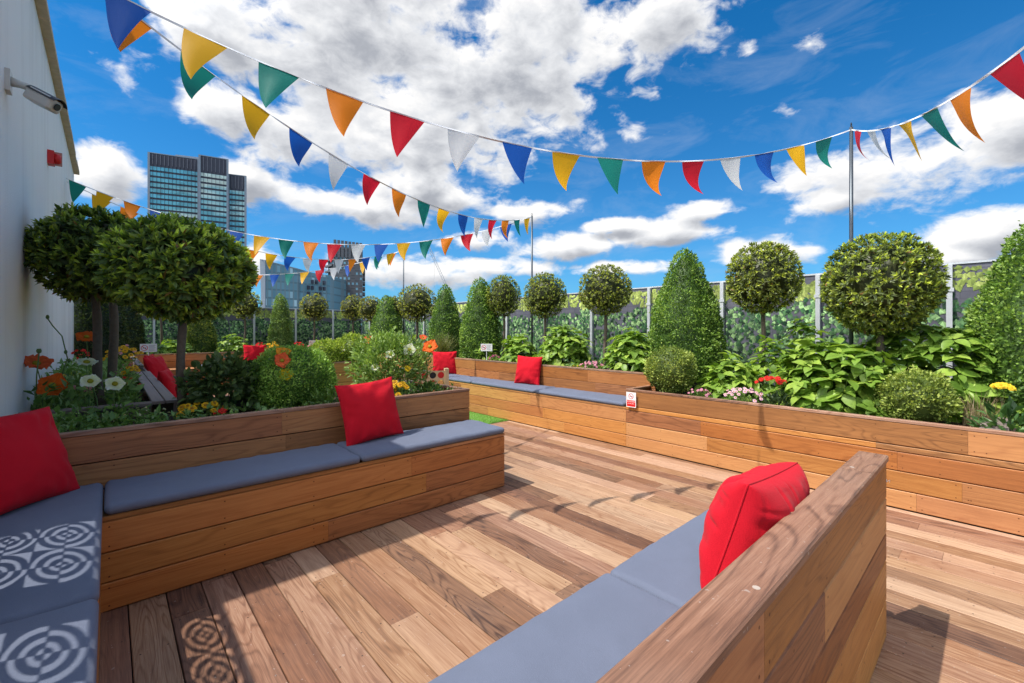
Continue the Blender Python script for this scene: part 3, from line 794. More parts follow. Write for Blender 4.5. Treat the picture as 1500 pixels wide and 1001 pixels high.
# ------------------------------------------------------------------ foliage
def nrm(a): return a / np.maximum(np.linalg.norm(a, axis=1)[:, None], 1e-9)
def leaves(P, D, Nn, L, W, hi=False, fold=.22, curl=.12):
    n = len(P); L = np.broadcast_to(L, (n,))[:, None]; W = np.broadcast_to(W, (n,))[:, None]
    D = nrm(D); Sd = nrm(np.cross(D, Nn)); Nn = np.cross(Sd, D)
    if not hi:
        V = np.stack([P, P + D * L * .42 + Sd * W * .5 + Nn * fold * W, P + D * L - Nn * curl * L, P + D * L * .42 - Sd * W * .5 + Nn * fold * W], 1)
        i = np.arange(n)[:, None] * 4
        return V.reshape(-1, 3), [np.concatenate([i + [0, 1, 2], i + [0, 2, 3]], 1).reshape(-1, 3)], 2
    if hi == 2:
        secs = [(.10, .27), (.32, .49), (.58, .45), (.82, .24)]
        u = Nn * fold * W; rows = [P]
        for (q, wd) in secs:
            m_ = P + D * L * q - Nn * curl * L * q * q * 1.2
            rows += [m_ + Sd * W * wd + u * wd * 2, m_, m_ - Sd * W * wd + u * wd * 2]
        rows.append(P + D * L - Nn * curl * L * 1.35)
        V = np.stack(rows, 1); i = np.arange(n)[:, None] * 14
        T3 = np.concatenate([i + [0, 2, 1], i + [0, 3, 2], i + [10, 11, 13], i + [11, 12, 13]], 1).reshape(-1, 3)
        Q = np.concatenate([i + [3 * k + 1 + e, 3 * k + 2 + e, 3 * k + 5 + e, 3 * k + 4 + e] for k in range(3) for e in (0, 1)], 1).reshape(-1, 4)
        return V.reshape(-1, 3), [T3, Q], 10
    m1 = P + D * L * .28; m2 = P + D * L * .68 - Nn * curl * L * .45; tp = P + D * L - Nn * curl * L * 1.2
    u = Nn * fold * W
    V = np.stack([P, m1 + Sd * W * .44 + u, m1, m1 - Sd * W * .44 + u, m2 + Sd * W * .36 + u * .8, m2, m2 - Sd * W * .36 + u * .8, tp], 1)
    i = np.arange(n)[:, None] * 8
    T3 = np.concatenate([i + [0, 2, 1], i + [0, 3, 2], i + [4, 5, 7], i + [5, 6, 7]], 1).reshape(-1, 3)
    Q = np.concatenate([i + [1, 2, 5, 4], i + [2, 3, 6, 5]], 1).reshape(-1, 4)
    return V.reshape(-1, 3), [T3, Q], 6
def leafcols(col, k, hi):
    if not hi: return np.repeat(col, 2, 0)
    return np.concatenate([np.repeat(col, 4, 0), np.repeat(col, 6 if hi == 2 else 2, 0)], 0)

def unit_dirs(n):
    d = rng.normal(size=(n, 3)); return nrm(d)

_ico = None
def blob(rx, ry, rz, sub=4, amp=.06, freq=3., seed=0.):
    bm = bmesh.new(); bmesh.ops.create_icosphere(bm, subdivisions=sub, radius=1)
    for v in bm.verts:
        k = 1 + amp * mnoise.noise(v.co * freq + Vector((seed, 0, 0)))
        v.co = Vector((v.co.x * rx * k, v.co.y * ry * k, v.co.z * rz * k))
    V = np.array([v.co[:] for v in bm.verts]); F = np.array([[w.index for w in f.verts] for f in bm.faces]); bm.free()
    return V, F

def join(parts):
    """parts: list of (V, [faces], fcol) -> merged V, faces, fcol (faces kept grouped per size)"""
    Vs = []; fs = {}; cs = {}; b = 0
    for V, Fs, cols in parts:
        k = 0
        for F in Fs:
            sz = F.shape[1]
            fs.setdefault(sz, []).append(F + b); cs.setdefault(sz, []).append(cols[k:k + len(F)]); k += len(F)
        Vs.append(V); b += len(V)
    ks = sorted(fs)
    return np.concatenate(Vs), [np.concatenate(fs[k]) for k in ks], np.concatenate([np.concatenate(cs[k]) for k in ks])

def bay_crown(rx, rz, n_ros, leafL=.075, olive=0., hi=False, per=8, core=.74, dark=1.0):
    d = unit_dirs(n_ros)
    lump = np.array([mnoise.noise(Vector(q * 2.6 + n_ros)) for q in d]) * .05
    depth = 1 - rng.random(n_ros) ** 2 * .2
    r = (depth + lump)[:, None]
    d2 = d.copy()
    C = d * r * np.array([rx, rx, rz])
    nr = nrm(d / np.array([rx, rx, rz]))
    ax = nrm(nr + np.array([0, 0, .45]) + rng.normal(size=(n_ros, 3)) * .38)
    C = np.repeat(C, per, 0); A = np.repeat(ax, per, 0)
    n = len(C)
    t = unit_dirs(n); t = nrm(t - A * (t * A).sum(1)[:, None])
    age = np.tile(np.linspace(0, 1, per), n_ros)          # 0 = young centre leaf
    ang = .25 + age * .95 + rng.normal(size=n) * .15
    D = A * np.cos(ang)[:, None] + t * np.sin(ang)[:, None]
    Nn = A * np.sin(ang)[:, None] - t * np.cos(ang)[:, None]
    L = leafL * (.5 + .45 * age) * rng.uniform(.8, 1.25, n)
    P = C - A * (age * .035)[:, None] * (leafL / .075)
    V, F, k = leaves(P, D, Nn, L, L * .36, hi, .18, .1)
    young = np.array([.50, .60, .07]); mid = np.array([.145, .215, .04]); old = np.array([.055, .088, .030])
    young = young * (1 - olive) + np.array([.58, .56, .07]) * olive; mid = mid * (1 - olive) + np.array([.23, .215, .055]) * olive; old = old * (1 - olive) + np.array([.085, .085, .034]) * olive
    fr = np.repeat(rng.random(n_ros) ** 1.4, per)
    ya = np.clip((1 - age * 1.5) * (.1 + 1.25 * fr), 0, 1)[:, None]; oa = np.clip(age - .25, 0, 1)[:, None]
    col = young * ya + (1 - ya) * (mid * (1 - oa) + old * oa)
    col = col * rng.uniform(.7, 1.3, (n, 1)) * dark * (1.35 if olive > .2 else 1.0)
    bad = rng.random(n) < .02
    col[bad] = np.array([.25, .13, .04]) * rng.uniform(.6, 1.2, (bad.sum(), 1))
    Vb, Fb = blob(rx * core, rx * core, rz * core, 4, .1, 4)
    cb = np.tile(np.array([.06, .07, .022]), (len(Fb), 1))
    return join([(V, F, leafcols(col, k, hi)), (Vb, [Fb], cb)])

def trunk_mesh(h, r0, r1, lean=(0, 0), into=.25):
    mb = MB(); pts = []; rr = []
    for i in range(9):
        q = i / 8
        pts.append((lean[0] * q + .008 * math.sin(q * 7 + h * 9), lean[1] * q + .008 * math.cos(q * 5), h * q)); rr.append(r0 + (r1 - r0) * q + .002 * math.sin(q * 20))
    rr[0] = r0 * 1.25
    mb.tube(pts, rr, 10)
    tip = Vector(pts[-1])
    for k in range(6):
        a = k * 1.047 + .3
        mb.tube([tip + Vector((0, 0, -.02)), tip + Vector((math.cos(a) * into * .35, math.sin(a) * into * .35, into * .35)), tip + Vector((math.cos(a) * into * .9, math.sin(a) * into * .9, into * .75))], [r1 * .7, r1 * .45, r1 * .2], 6)
    return mb

BAY = 'round clipped bay trees on bare stems'
def bay_tree(x, y, zb, zc, rx, rz, label, n_ros=420, leafL=.07, olive=.4, hi=False, lean=(0, 0), r0=.03, dark=1.0, per=8):
    t = empty('bay_tree', (x, y, zb), 0, label, 'tree', BAY)
    h = zc - zb - rz * .72
    trunk_mesh(h, r0, r0 * .8, (-lean[0], -lean[1]), rz * .7).build('trunk', M['trunk'], t, True).location = (lean[0], lean[1], 0)
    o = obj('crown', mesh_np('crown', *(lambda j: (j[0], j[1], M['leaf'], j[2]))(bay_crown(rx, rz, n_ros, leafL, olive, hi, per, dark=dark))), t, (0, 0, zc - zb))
    return t

# left, in the shade of the building
bay_tree(.41, 4.20, .69, 1.815, .465, .375, 'largest dark glossy round bay tree, nearest the viewer, stem among yellow mums', 1150, .092, 0., True, r0=.032, per=9, dark=1.3)
bay_tree(-.09, 5.0, .69, 1.965, .385, .37, 'dark round bay tree touching the rendered wall, behind the largest one', 850, .085, 0., True, lean=(.035, 0), r0=.034, dark=.95)
bay_tree(.03, 6.0, .69, 2.02, .36, .33, 'bay tree whose slim stem stands just behind that of the dark wall side tree', 320, .08, 0., False, r0=.04)
# right hand planter
bay_tree(5.27, .73, .59, 1.78, .445, .475, 'widest round bay tree of the right planter, in front of the bunting pole', 1500, .058, .3, True, r0=.034)
bay_tree(5.55, 1.81, .59, 1.95, .385, .415, 'round bay tree between the big clipped cone and the widest bay tree', 1200, .052, .42, True, r0=.026)
bay_tree(5.6, 4.03, .73, 1.96, .40, .385, 'round bay tree standing alone just left of the big clipped cone', 1000, .05, .5, False, r0=.028)
bay_tree(5.7, 5.39, .73, 1.96, .38, .40, 'round bay tree right below the middle bunting pole', 900, .05, .45, False, r0=.028)
bay_tree(5.7, 6.49, .73, 2.02, .33, .41, 'smaller dark round bay tree overlapping a narrow cone, behind the little white sign', 800, .048, .4, False, r0=.026)
bay_tree(5.5, 9.44, .73, 2.00, .47, .46, 'round bay tree in front of the furthest bunting pole', 480, .065, .7, False, r0=.035)
bay_tree(5.65, 10.9, .73, 1.90, .36, .36, 'partly hidden round bay tree peeping out left of the furthest pole', 320, .065, .8, False)
bay_tree(5.6, 12.2, .73, 1.95, .37, .38, 'right hand one of two small round bay trees below the dark concrete tower', 320, .065, .8, False)
bay_tree(5.6, 13.5, .73, 2.04, .35, .40, 'left hand one of two small round bay trees below the dark concrete tower', 320, .065, .8, False)
bay_tree(4.48, 13.6, .69, 2.02, .40, .40, 'small round bay tree in front of the far fence, right of the narrow far cone', 360, .065, .8, False)
bay_tree(.95, 13.9, .69, 2.25, .42, .42, 'far bay tree mostly hidden by the largest crown, thin stem above a white sign', 300, .07, .3, False)
bay_tree(2.75, 13.9, .69, 2.05, .42, .40, 'far bay tree peeping out at the lower right rim of the largest crown', 300, .07, .6, False)

def clipped(profile, n, leaf=.026, cols=None, seed=0., lump=.04, core=.91, dark=1., strays=.035):
    """surface of revolution covered with tiny leaves: profile list (r, z)"""
    pr = np.array(profile, dtype=float)
    seg = np.linalg.norm(np.diff(pr, axis=0), axis=1) * (pr[:-1, 0] + pr[1:, 0] + .01)
    cdf = np.cumsum(seg) / seg.sum()
    k = np.searchsorted(cdf, rng.random(n)); f = rng.random(n)
    r = pr[k, 0] + (pr[k + 1, 0] - pr[k, 0]) * f; z = pr[k, 1] + (pr[k + 1, 1] - pr[k, 1]) * f
    a = rng.uniform(0, 2 * np.pi, n)
    ca, sa = np.cos(a), np.sin(a)
    lumps = np.array([mnoise.noise(Vector((c_ * r_ * 7 + seed, s_ * r_ * 7, z_ * 7))) + .6 * mnoise.noise(Vector((c_ * r_ * 19 + seed, s_ * r_ * 19, z_ * 19))) for c_, s_, r_, z_ in zip(ca, sa, r, z)])
    dr = pr[k + 1, 0] - pr[k, 0]; dz = pr[k + 1, 1] - pr[k, 1]
    nr_ = np.stack([ca * dz, sa * dz, -dr], 1); nr_ = nrm(nr_ * np.sign((dz + 1e-9))[:, None] if False else nr_)
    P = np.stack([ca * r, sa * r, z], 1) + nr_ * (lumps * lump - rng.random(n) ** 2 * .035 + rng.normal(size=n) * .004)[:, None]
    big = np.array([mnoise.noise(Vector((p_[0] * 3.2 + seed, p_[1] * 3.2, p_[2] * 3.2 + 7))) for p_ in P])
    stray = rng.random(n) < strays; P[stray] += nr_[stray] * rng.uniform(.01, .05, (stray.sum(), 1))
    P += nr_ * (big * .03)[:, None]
    D = nrm(nr_ * .8 + np.array([0, 0, .35]) + rng.normal(size=(n, 3)) * .6)
    Nn = nrm(nr_ * .6 + rng.normal(size=(n, 3)) * .7 + np.array([0, 0, .3]))
    L = leaf * rng.uniform(.7, 1.4, n)
    V, F, kk = leaves(P, D, Nn, L, L * .62, False, .15, .08)
    c0, c1, c2 = [tuple(1.35 * q for q in k_) for k_ in cols] if cols else ((.055, .10, .018), (.12, .21, .035), (.24, .33, .07))
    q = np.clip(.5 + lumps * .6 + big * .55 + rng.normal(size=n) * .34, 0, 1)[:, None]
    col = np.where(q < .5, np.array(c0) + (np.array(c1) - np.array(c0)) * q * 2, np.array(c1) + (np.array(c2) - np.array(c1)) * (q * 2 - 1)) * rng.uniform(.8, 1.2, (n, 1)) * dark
    # inner twiggy body
    m_ = 20; Vc = []; Fc = []
    for i, (rr, zz) in enumerate(pr):
        for j in range(m_):
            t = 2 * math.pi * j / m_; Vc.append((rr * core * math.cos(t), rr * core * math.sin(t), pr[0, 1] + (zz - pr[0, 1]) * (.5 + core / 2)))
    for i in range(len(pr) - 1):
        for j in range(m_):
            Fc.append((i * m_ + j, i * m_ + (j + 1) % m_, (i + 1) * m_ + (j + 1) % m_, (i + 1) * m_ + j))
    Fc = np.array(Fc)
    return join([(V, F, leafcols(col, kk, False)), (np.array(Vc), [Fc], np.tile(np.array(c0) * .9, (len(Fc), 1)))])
def ball_prof(r, rz, zc=0, n=14, lo=-.85):
    return [(r * math.sqrt(max(1e-4, 1 - q * q)), zc + rz * q) for q in [lo + (1 - lo) * (1 - math.cos(math.pi * i / (2 * n - 0))) if False else math.sin(math.asin(lo) + (math.pi / 2 - math.asin(lo)) * i / n) for i in range(n + 1)]]
BULLET = [(0, .97), (.06, 1.0), (.24, 1.0), (.45, .93), (.55, .83), (.69, .64), (.81, .50), (.90, .38), (.955, .25), (.985, .13), (1.0, .01)]
def bullet(r, h): return [(r * b_, h * a_) for a_, b_ in BULLET]
def cone_prof(r, h, n=16, pw=.78, tip=.16):
    out = [(r * .80, 0), (r * .97, h * .05)]
    for i in range(1, n + 1):
        q = i / n; z = h * (.08 + .92 * q)
        rr = r * (1 - q) ** pw
        out.append((max(rr, .002), z))
    return out
def clip_plant(name, loc, prof, n, label, cat, group=None, stem_h=.2, **kw):
    t = empty(name, loc, 0, label, cat, group)
    j = clipped(prof, n, **kw)
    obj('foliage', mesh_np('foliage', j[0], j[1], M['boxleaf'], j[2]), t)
    mb = MB(); mb.tube([(0, 0, -.06), (0, 0, stem_h)], .02, 8); mb.build('stem', M['trunk'], t)
    return t
CONE = 'clipped box cones'; BALL = 'clipped box balls'
conec = ((.05, .10, .016), (.12, .215, .035), (.25, .36, .07))
clip_plant('box_cone', (5.5, 2.70, .72), bullet(.45, 1.66), 17000, 'big clipped box cone behind the small ball, at the end of the cushioned seat', 'topiary', CONE, cols=conec, leaf=.027)
clip_plant('box_cone', (5.60, -.26, .59), bullet(.48, 1.66), 17000, 'tall clipped box cone cut off by the right edge, above the yellow mum', 'topiary', CONE, cols=conec, leaf=.028)
clip_plant('box_cone', (5.5, 6.95, .73), bullet(.40, 1.66), 9000, 'clipped box cone between the ornamental grass and the little white sign', 'topiary', CONE, cols=conec, leaf=.032, seed=3)
clip_plant('box_cone', (5.75, 8.6, .73), bullet(.37, 1.66), 7000, 'clipped box cone rising right behind the ornamental grass', 'topiary', CONE, cols=conec, leaf=.034, seed=5)
clip_plant('box_cone', (5.4, 10.8, .73), bullet(.44, 1.52), 5000, 'clipped box cone with only its left slope showing beside a round bay tree', 'topiary', CONE, cols=conec, leaf=.036, seed=6)
clip_plant('box_cone', (3.68, 14.0, .69), cone_prof(.34, 1.70, pw=.45), 6000, 'narrow pale clipped cone in front of the far fence and the glass building', 'topiary', CONE, cols=((.10, .16, .04), (.18, .27, .07), (.28, .37, .12)), leaf=.038, seed=7)
clip_plant('box_cone', (1.78, 14.0, .69), cone_prof(.36, 1.08, pw=.3), 5000, 'low blunt olive column of clipped foliage between two far hydrangeas', 'topiary', CONE, cols=((.06, .11, .02), (.13, .18, .03), (.26, .28, .05)), leaf=.038, seed=8)
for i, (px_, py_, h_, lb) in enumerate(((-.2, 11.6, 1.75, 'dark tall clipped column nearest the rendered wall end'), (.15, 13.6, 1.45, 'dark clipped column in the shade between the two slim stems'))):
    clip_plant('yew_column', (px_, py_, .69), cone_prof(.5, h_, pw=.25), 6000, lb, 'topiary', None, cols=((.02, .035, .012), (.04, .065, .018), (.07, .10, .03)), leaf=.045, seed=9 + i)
ballc = ((.09, .13, .025), (.20, .26, .045), (.38, .43, .10))
clip_plant('box_ball', (4.735, 2.50, .64), ball_prof(.27, .28, .25), 6500, 'small clipped box ball on the planter corner at the end of the cushioned seat', 'topiary', BALL, cols=ballc, leaf=.022, seed=11)
clip_plant('box_ball', (4.80, .44, .60), ball_prof(.225, .20, .20), 6500, 'loose clipped box ball in front of the largest hydrangea, at the planter edge', 'topiary', BALL, cols=ballc, leaf=.022, seed=12, lump=.06)
clip_plant('box_ball', (1.16, 4.02, .62), ball_prof(.325, .28,   .30), 15000, 'large shaded box ball in the planter left of the half sunlit pillow', 'topiary', BALL, cols=((.075, .145, .025), (.17, .30, .045), (.32, .46, .09)), leaf=.018, seed=13, lump=.022, strays=.006)
goldc = ((.13, .19, .02), (.24, .32, .04), (.38, .44, .08))
clip_plant('box_ball', (2.85, 8.05, .66), ball_prof(.33, .27, .22), 5000, 'golden green clipped ball on the middle planter', 'topiary', BALL, cols=goldc, leaf=.032, seed=14)
clip_plant('box_ball', (3.35, 8.0, .66), ball_prof(.36, .32, .28), 5000, 'pale green ball mostly hidden behind the white poppy bush', 'topiary', BALL, cols=goldc, leaf=.032, seed=15)

def hydrangea(loc, rx, ry, rz, n, label, Lf=.12, seed=0, cols=None, flat_=.55, name='hydrangea', hi=True):
    t = empty(name, loc, 0, label, 'shrub', 'leafy hydrangeas')
    d = unit_dirs(n * 3); d = d[d[:, 2] > -.25][:n]; n = len(d)
    lump = np.array([mnoise.noise(Vector(q * 2.3 + seed)) for q in d]) * .22
    r = (1 - rng.random(n) ** 1.5 * .38 + lump)[:, None]
    C = d * r * np.array([rx, ry, rz]); C[:, 2] = np.maximum(C[:, 2], -.02) + .02
    per = 4
    ax = nrm(d * .6 + np.array([0, 0, .8]) + rng.normal(size=(n, 3)) * .25)
    C4 = np.repeat(C, per, 0); A = np.repeat(ax, per, 0); m_ = len(C4)
    tt = np.cross(A, np.array([.3, .2, .9])); tt = nrm(tt); bb = np.cross(A, tt)
    ph = np.tile(np.arange(per) * math.pi / 2, n) + np.repeat(rng.uniform(0, 6.28, n), per) + rng.normal(size=m_) * .25
    out = tt * np.cos(ph)[:, None] + bb * np.sin(ph)[:, None]
    el = rng.uniform(-.15, .55, m_)
    D = nrm(out * np.cos(el)[:, None] + A * np.sin(el)[:, None] + np.array([0, 0, -.12]))
    Nn = A
    L = Lf * rng.uniform(.6, 1.25, m_)
    V, F, k = leaves(C4 + out * .012, D, Nn, L, L * .66, 2, .14, .2)
    c = cols or ((.10, .185, .025), (.22, .36, .05), (.42, .55, .09))
    q = rng.random(m_)[:, None]
    hgt = np.clip((C4[:, 2] / rz), 0, 1)[:, None]
    q = np.clip(q * .8 + .1 + rng.normal(size=(m_, 1)) * .1, 0, 1)
    col = np.where(q < .5, np.array(c[0]) + (np.array(c[1]) - np.array(c[0])) * q * 2, np.array(c[1]) + (np.array(c[2]) - np.array(c[1])) * (q * 2 - 1))
    me = mesh_np('leaves', V, F, M['leaf'], leafcols(col, k, 2), smooth=True)
    obj('leaves', me, t)
    mb = MB()
    for i in range(0, n, max(1, n // 22)):
        p_ = Vector(C[i]); mb.tube([(p_.x * .25, p_.y * .25, -.05), (p_.x * .6, p_.y * .6, p_.z * .55), p_], [.006, .005, .003], 5)
    mb.build('stems', M['stem'], t)
    return t
hydrangea((5.02, 1.0, .60), .36, .56, .60, 320, 'largest bright green hydrangea, spilling over the planter behind the loose box ball', .125, 1)
hydrangea((5.45, .45, .62), .38, .68, .79, 320, 'hydrangea filling the back of the planter under the widest bay tree', .13, 2)
hydrangea((5.0, 1.95, .60), .26, .30, .42, 130, 'hydrangea just right of the planter corner ball, behind the pink daisies', .11, 3)
hydrangea((5.55, 1.40, .62), .15, .17, .86, 60, 'tall upright hydrangea shoots rising beside the stem of the second bay tree', .12, 4)
hydrangea((5.35, 1.65, .62), .28, .36, .58, 130, 'hydrangea at the foot of the second bay tree stem', .11, 14)
hydrangea((5.28, 3.38, .74), .30, .36, .60, 190, 'hydrangea between the big cone and the pink and white dianthus', .12, 5)
hydrangea((5.38, 4.70, .74), .36, .48, .68, 230, 'broad hydrangea behind the red pillow of the sunlit seat', .13, 6)
hydrangea((5.38, 5.70, .74), .28, .32, .5, 140, 'smaller hydrangea to the right of the little white sign', .12, 7)
hydrangea((5.3, 6.55, .74), .2, .22, .30, 40, 'low hydrangea tuft just behind the little white sign', .11, 8)
hydrangea((2.45, 13.5, .70), .42, .36, .55, 110, 'bright far hydrangea behind the small far red pillow', .13, 9, name='hydrangea')
hydrangea((1.15, 13.6, .70), .32, .3, .42, 80, 'far hydrangea glimpsed left of the nearest bare stem', .13, 10)
hydrangea((5.4, 10.3, .74), .3, .5, .45, 80, 'hydrangea far along the right planter, seen over the white poppy bush', .13, 11)

# loose leafy shrubs
def shrub(name, loc, rx, ry, rz, n, Lf, cols, label, wr=.5, seed=0, stems=14, up=.3, zc=None, hi=False, cat='shrub'):
    t = empty(name, loc, 0, label, cat)
    d = unit_dirs(n * 2); d = d[d[:, 2] > -.55][:n]; n = len(d)
    lump = np.array([mnoise.noise(Vector(q * 3 + seed)) for q in d]) * .25
    r = (1 - rng.random(n) ** 1.2 * .55 + lump)[:, None]
    zc = rz if zc is None else zc
    C = d * r * np.array([rx, ry, rz]) + np.array([0, 0, zc])
    D = nrm(d + np.array([0, 0, up]) + rng.normal(size=(n, 3)) * .6); Nn = nrm(d * .4 + np.array([0, 0, .8]) + rng.normal(size=(n, 3)) * .4)
    L = Lf * rng.uniform(.6, 1.3, n)
    V, F, k = leaves(C, D, Nn, L, L * wr, hi, .15, .12)
    c0, c1 = map(np.array, cols)
    col = c0 + (c1 - c0) * rng.random((n, 1)) ** 1.3
    obj('leaves', mesh_np('leaves', V, F, M['leaf'], leafcols(col, k, hi)), t)
    mb = MB()
    for i in range(stems):
        p_ = Vector(C[i * (n // stems)]); mb.tube([(p_.x * .2, p_.y * .2, -.04), (p_.x * .55, p_.y * .55, p_.z * .6), p_], [.005, .004, .002], 5)
    mb.build('stems', M['stem'], t)
    return t
shrub('viburnum', (.68, 4.12, .68), .26, .24, .23, 1400, .06, ((.05, .085, .025), (.17, .25, .08)), 'dark dull leafed shrub between the largest bay stem and the big box ball', .62, 1, hi=True)
shrub('leafy_bush', (1.94, 3.80, .68), .37, .26, .33, 3600, .05, ((.16, .26, .05), (.44, .60, .17)), 'light green leafy bush dotted with poppies above the end of the long shaded seat', .38, 2, up=.8, hi=True)
shrub('leafy_bush', (1.36, 3.62, .68), .2, .12, .09, 260, .06, ((.08, .16, .03), (.22, .36, .08)), 'feathery low greenery at the foot of the big box ball', .22, 3, up=1.0)
shrub('leafy_bush', (5.45, 7.55, .72), .2, .2, .1, 200, .06, ((.06, .12, .02), (.2, .3, .06)), 'low greenery at the base of the ornamental grass', .3, 4, up=1.0)
shrub('leafy_bush', (2.25, 3.62, .66), .11, .13, .09, 350, .045, ((.08, .15, .03), (.24, .36, .08)), 'small light green bush at the end corner of the long shaded seat planter', .4, 6, up=.8, hi=True)
# ornamental grass and a dry tuft
def tuft(name, loc, n, h, spread, cols, label, w=.004):
    t = empty(name, loc, 0, label, 'grass tuft')
    V = []; F = []; C = []
    for i in range(n):
        a = random.uniform(0, 6.283); q = random.random() ** .6 * spread; hh = h * random.uniform(.55, 1.1)
        dx, dy = math.cos(a) * q, math.sin(a) * q; s_ = Vector((-math.sin(a), math.cos(a), 0)) * w
        b = len(V); x0, y0 = random.gauss(0, .05), random.gauss(0, .05)
        for k in range(5):
            f = k / 4; p_ = Vector((x0 + dx * f ** 1.6, y0 + dy * f ** 1.6, hh * (f - .25 * f * f * q / max(spread, .01))))
            ww = (1 - f * .92)
            V += [p_ - s_ * ww, p_ + s_ * ww]
        c = np.array(cols[0]) + (np.array(cols[1]) - np.array(cols[0])) * random.random()
        for k in range(4):
            F.append((b + 2 * k, b + 2 * k + 1, b + 2 * k + 3, b + 2 * k + 2)); C.append(c)
    obj('blades', mesh_np('blades', np.array([v[:] for v in V]), [np.array(F)], M['leaf'], np.array(C)), t)
    mb = MB(); mb.lathe([(.07, -.02), (.06, .05), (.02, .09)], n=10); mb.build('crown_base', M['trunk'], t)
tuft('ornamental_grass', (5.12, 7.75, .74), 420, .62, .42, ((.10, .12, .03), (.30, .28, .11)), 'wispy brown green ornamental grass behind the far end pillow of the sunlit seat', .005)
tuft('dry_grass', (4.95, .07, .60), 160, .30, .16, ((.22, .15, .08), (.42, .32, .2)), 'dry straw coloured tuft between the loose box ball and the right edge cone', .003)

# ------------------------------------------------------------------ flowers
def disc(r, z, n=10, c=(0, 0, 0)):
    V = [c] + [(r * math.cos(2 * math.pi * k / n), r * math.sin(2 * math.pi * k / n), z) for k in range(n)]
    return V
def petal_flower(npet, L, W, cup, colour, layers=1, rnd=.15, seed=0, ruffle=.0, res=(4, 4)):
    V = []; F = []; C = []
    rnd_ = random.Random(seed)
    for ly in range(layers):
        for k in range(npet):
            a = 2 * math.pi * (k + .5 * ly) / npet + rnd_.uniform(-.1, .1)
            l_ = L * (1 - .2 * ly) * rnd_.uniform(1 - rnd, 1 + rnd); cp = cup + .35 * ly + rnd_.uniform(-rnd, rnd)
            b = len(V); nu, nv = res
            ph = rnd_.uniform(0, 6)
            for i in range(nu + 1):
                u = i / nu
                ww = W * (math.sin(math.pi * (.12 + .78 * u ** .8)) ** .7)
                for j in range(nv + 1):
                    v = j / nv - .5
                    rr = l_ * u * (1 - .25 * (2 * v) ** 2 * u)
                    z = rr * math.sin(cp * (1 - .4 * u)) + ruffle * math.sin(v * 14 + ph) * u + abs(v) * ww * .18
                    x = rr * math.cos(cp * (1 - .4 * u)); y = v * ww
                    V.append((x * math.cos(a) - y * math.sin(a), x * math.sin(a) + y * math.cos(a), z + .002 * ly + .0006 * (k % 2)))
            for i in range(nu):
                for j in range(nv):
                    F.append((b + i * (nv + 1) + j, b + i * (nv + 1) + j + 1, b + (i + 1) * (nv + 1) + j + 1, b + (i + 1) * (nv + 1) + j))
                    u = (i + .5) / nu
                    base = np.array(colour[0]) * (1 - u) + np.array(colour[1]) * u
                    C.append(base * rnd_.uniform(.92, 1.08))
    return mesh_np('petals', np.array(V), [np.array(F)], M['petal'], np.array(C), smooth=True)
def centre_mesh(r, h, col, seed=0):
    V, F = blob(r, r, h, 2, .25, 9, seed)
    return mesh_np('flower_centre', V, [F], M['petal'], np.tile(np.array(col), (len(F), 1)))
POP = {
    'orange': petal_flower(5, .062, .085, .25, ((.75, .16, .01), (.80, .13, .015)), 1, .1, 3, .007, (5, 7)),
    'redorange': petal_flower(5, .058, .08, .45, ((.80, .17, .04), (.82, .13, .045)), 1, .12, 5, .008, (5, 7)),
    'white': petal_flower(5, .052, .075, .28, ((.78, .80, .42), (.88, .87, .84)), 1, .1, 7, .005, (5, 7)),
    'yellow': petal_flower(5, .052, .075, .4, ((.72, .50, .01), (.80, .58, .02)), 1, .1, 9, .006, (5, 7)),
    'amber': petal_flower(5, .055, .075, .35, ((.75, .28, .01), (.80, .34, .02)), 1, .1, 11, .006, (5, 7)),
}
CEN = centre_mesh(.015, .011, (.42, .36, .03), 2)
def poppy(base, head, kind, face, label, s=1.0, tilt=.9):
    """stem from base to head (world), bloom facing direction face"""
    t = empty('poppy', base, 0, label, 'poppy', 'poppies')
    b = Vector(base); h = Vector(head) - b
    mb = MB(); pts = [Vector((0, 0, -.03))] + [Vector((h.x * f ** 1.5, h.y * f ** 1.5, h.z * f)) + Vector((.012 * math.sin(f * 5 + h.x * 40), .01 * math.sin(f * 4), 0)) * (1 - f) for f in (.15, .35, .55, .75, .9)] + [h]
    mb.tube(pts, .0032, 6); mb.build('stem', M['stem'], t, True)
    q = Vector(face).normalized().to_track_quat('Z', 'Y')
    o = obj('bloom', POP[kind], t, h, q.to_euler()); o.scale = (s, s, s)
    o2 = obj('flower_centre', CEN, o, (0, 0, .008))
    return t
CAMV = Vector((-.30, -1, .25))
def tocam(p, up=.5, side=0.):
    v = (Vector((0, 0, 1.35)) - Vector(p)).normalized(); v.z = 0; v.normalize()
    return Vector((v.x + side * v.y, v.y - side * v.x, up))
PSC = 1.3
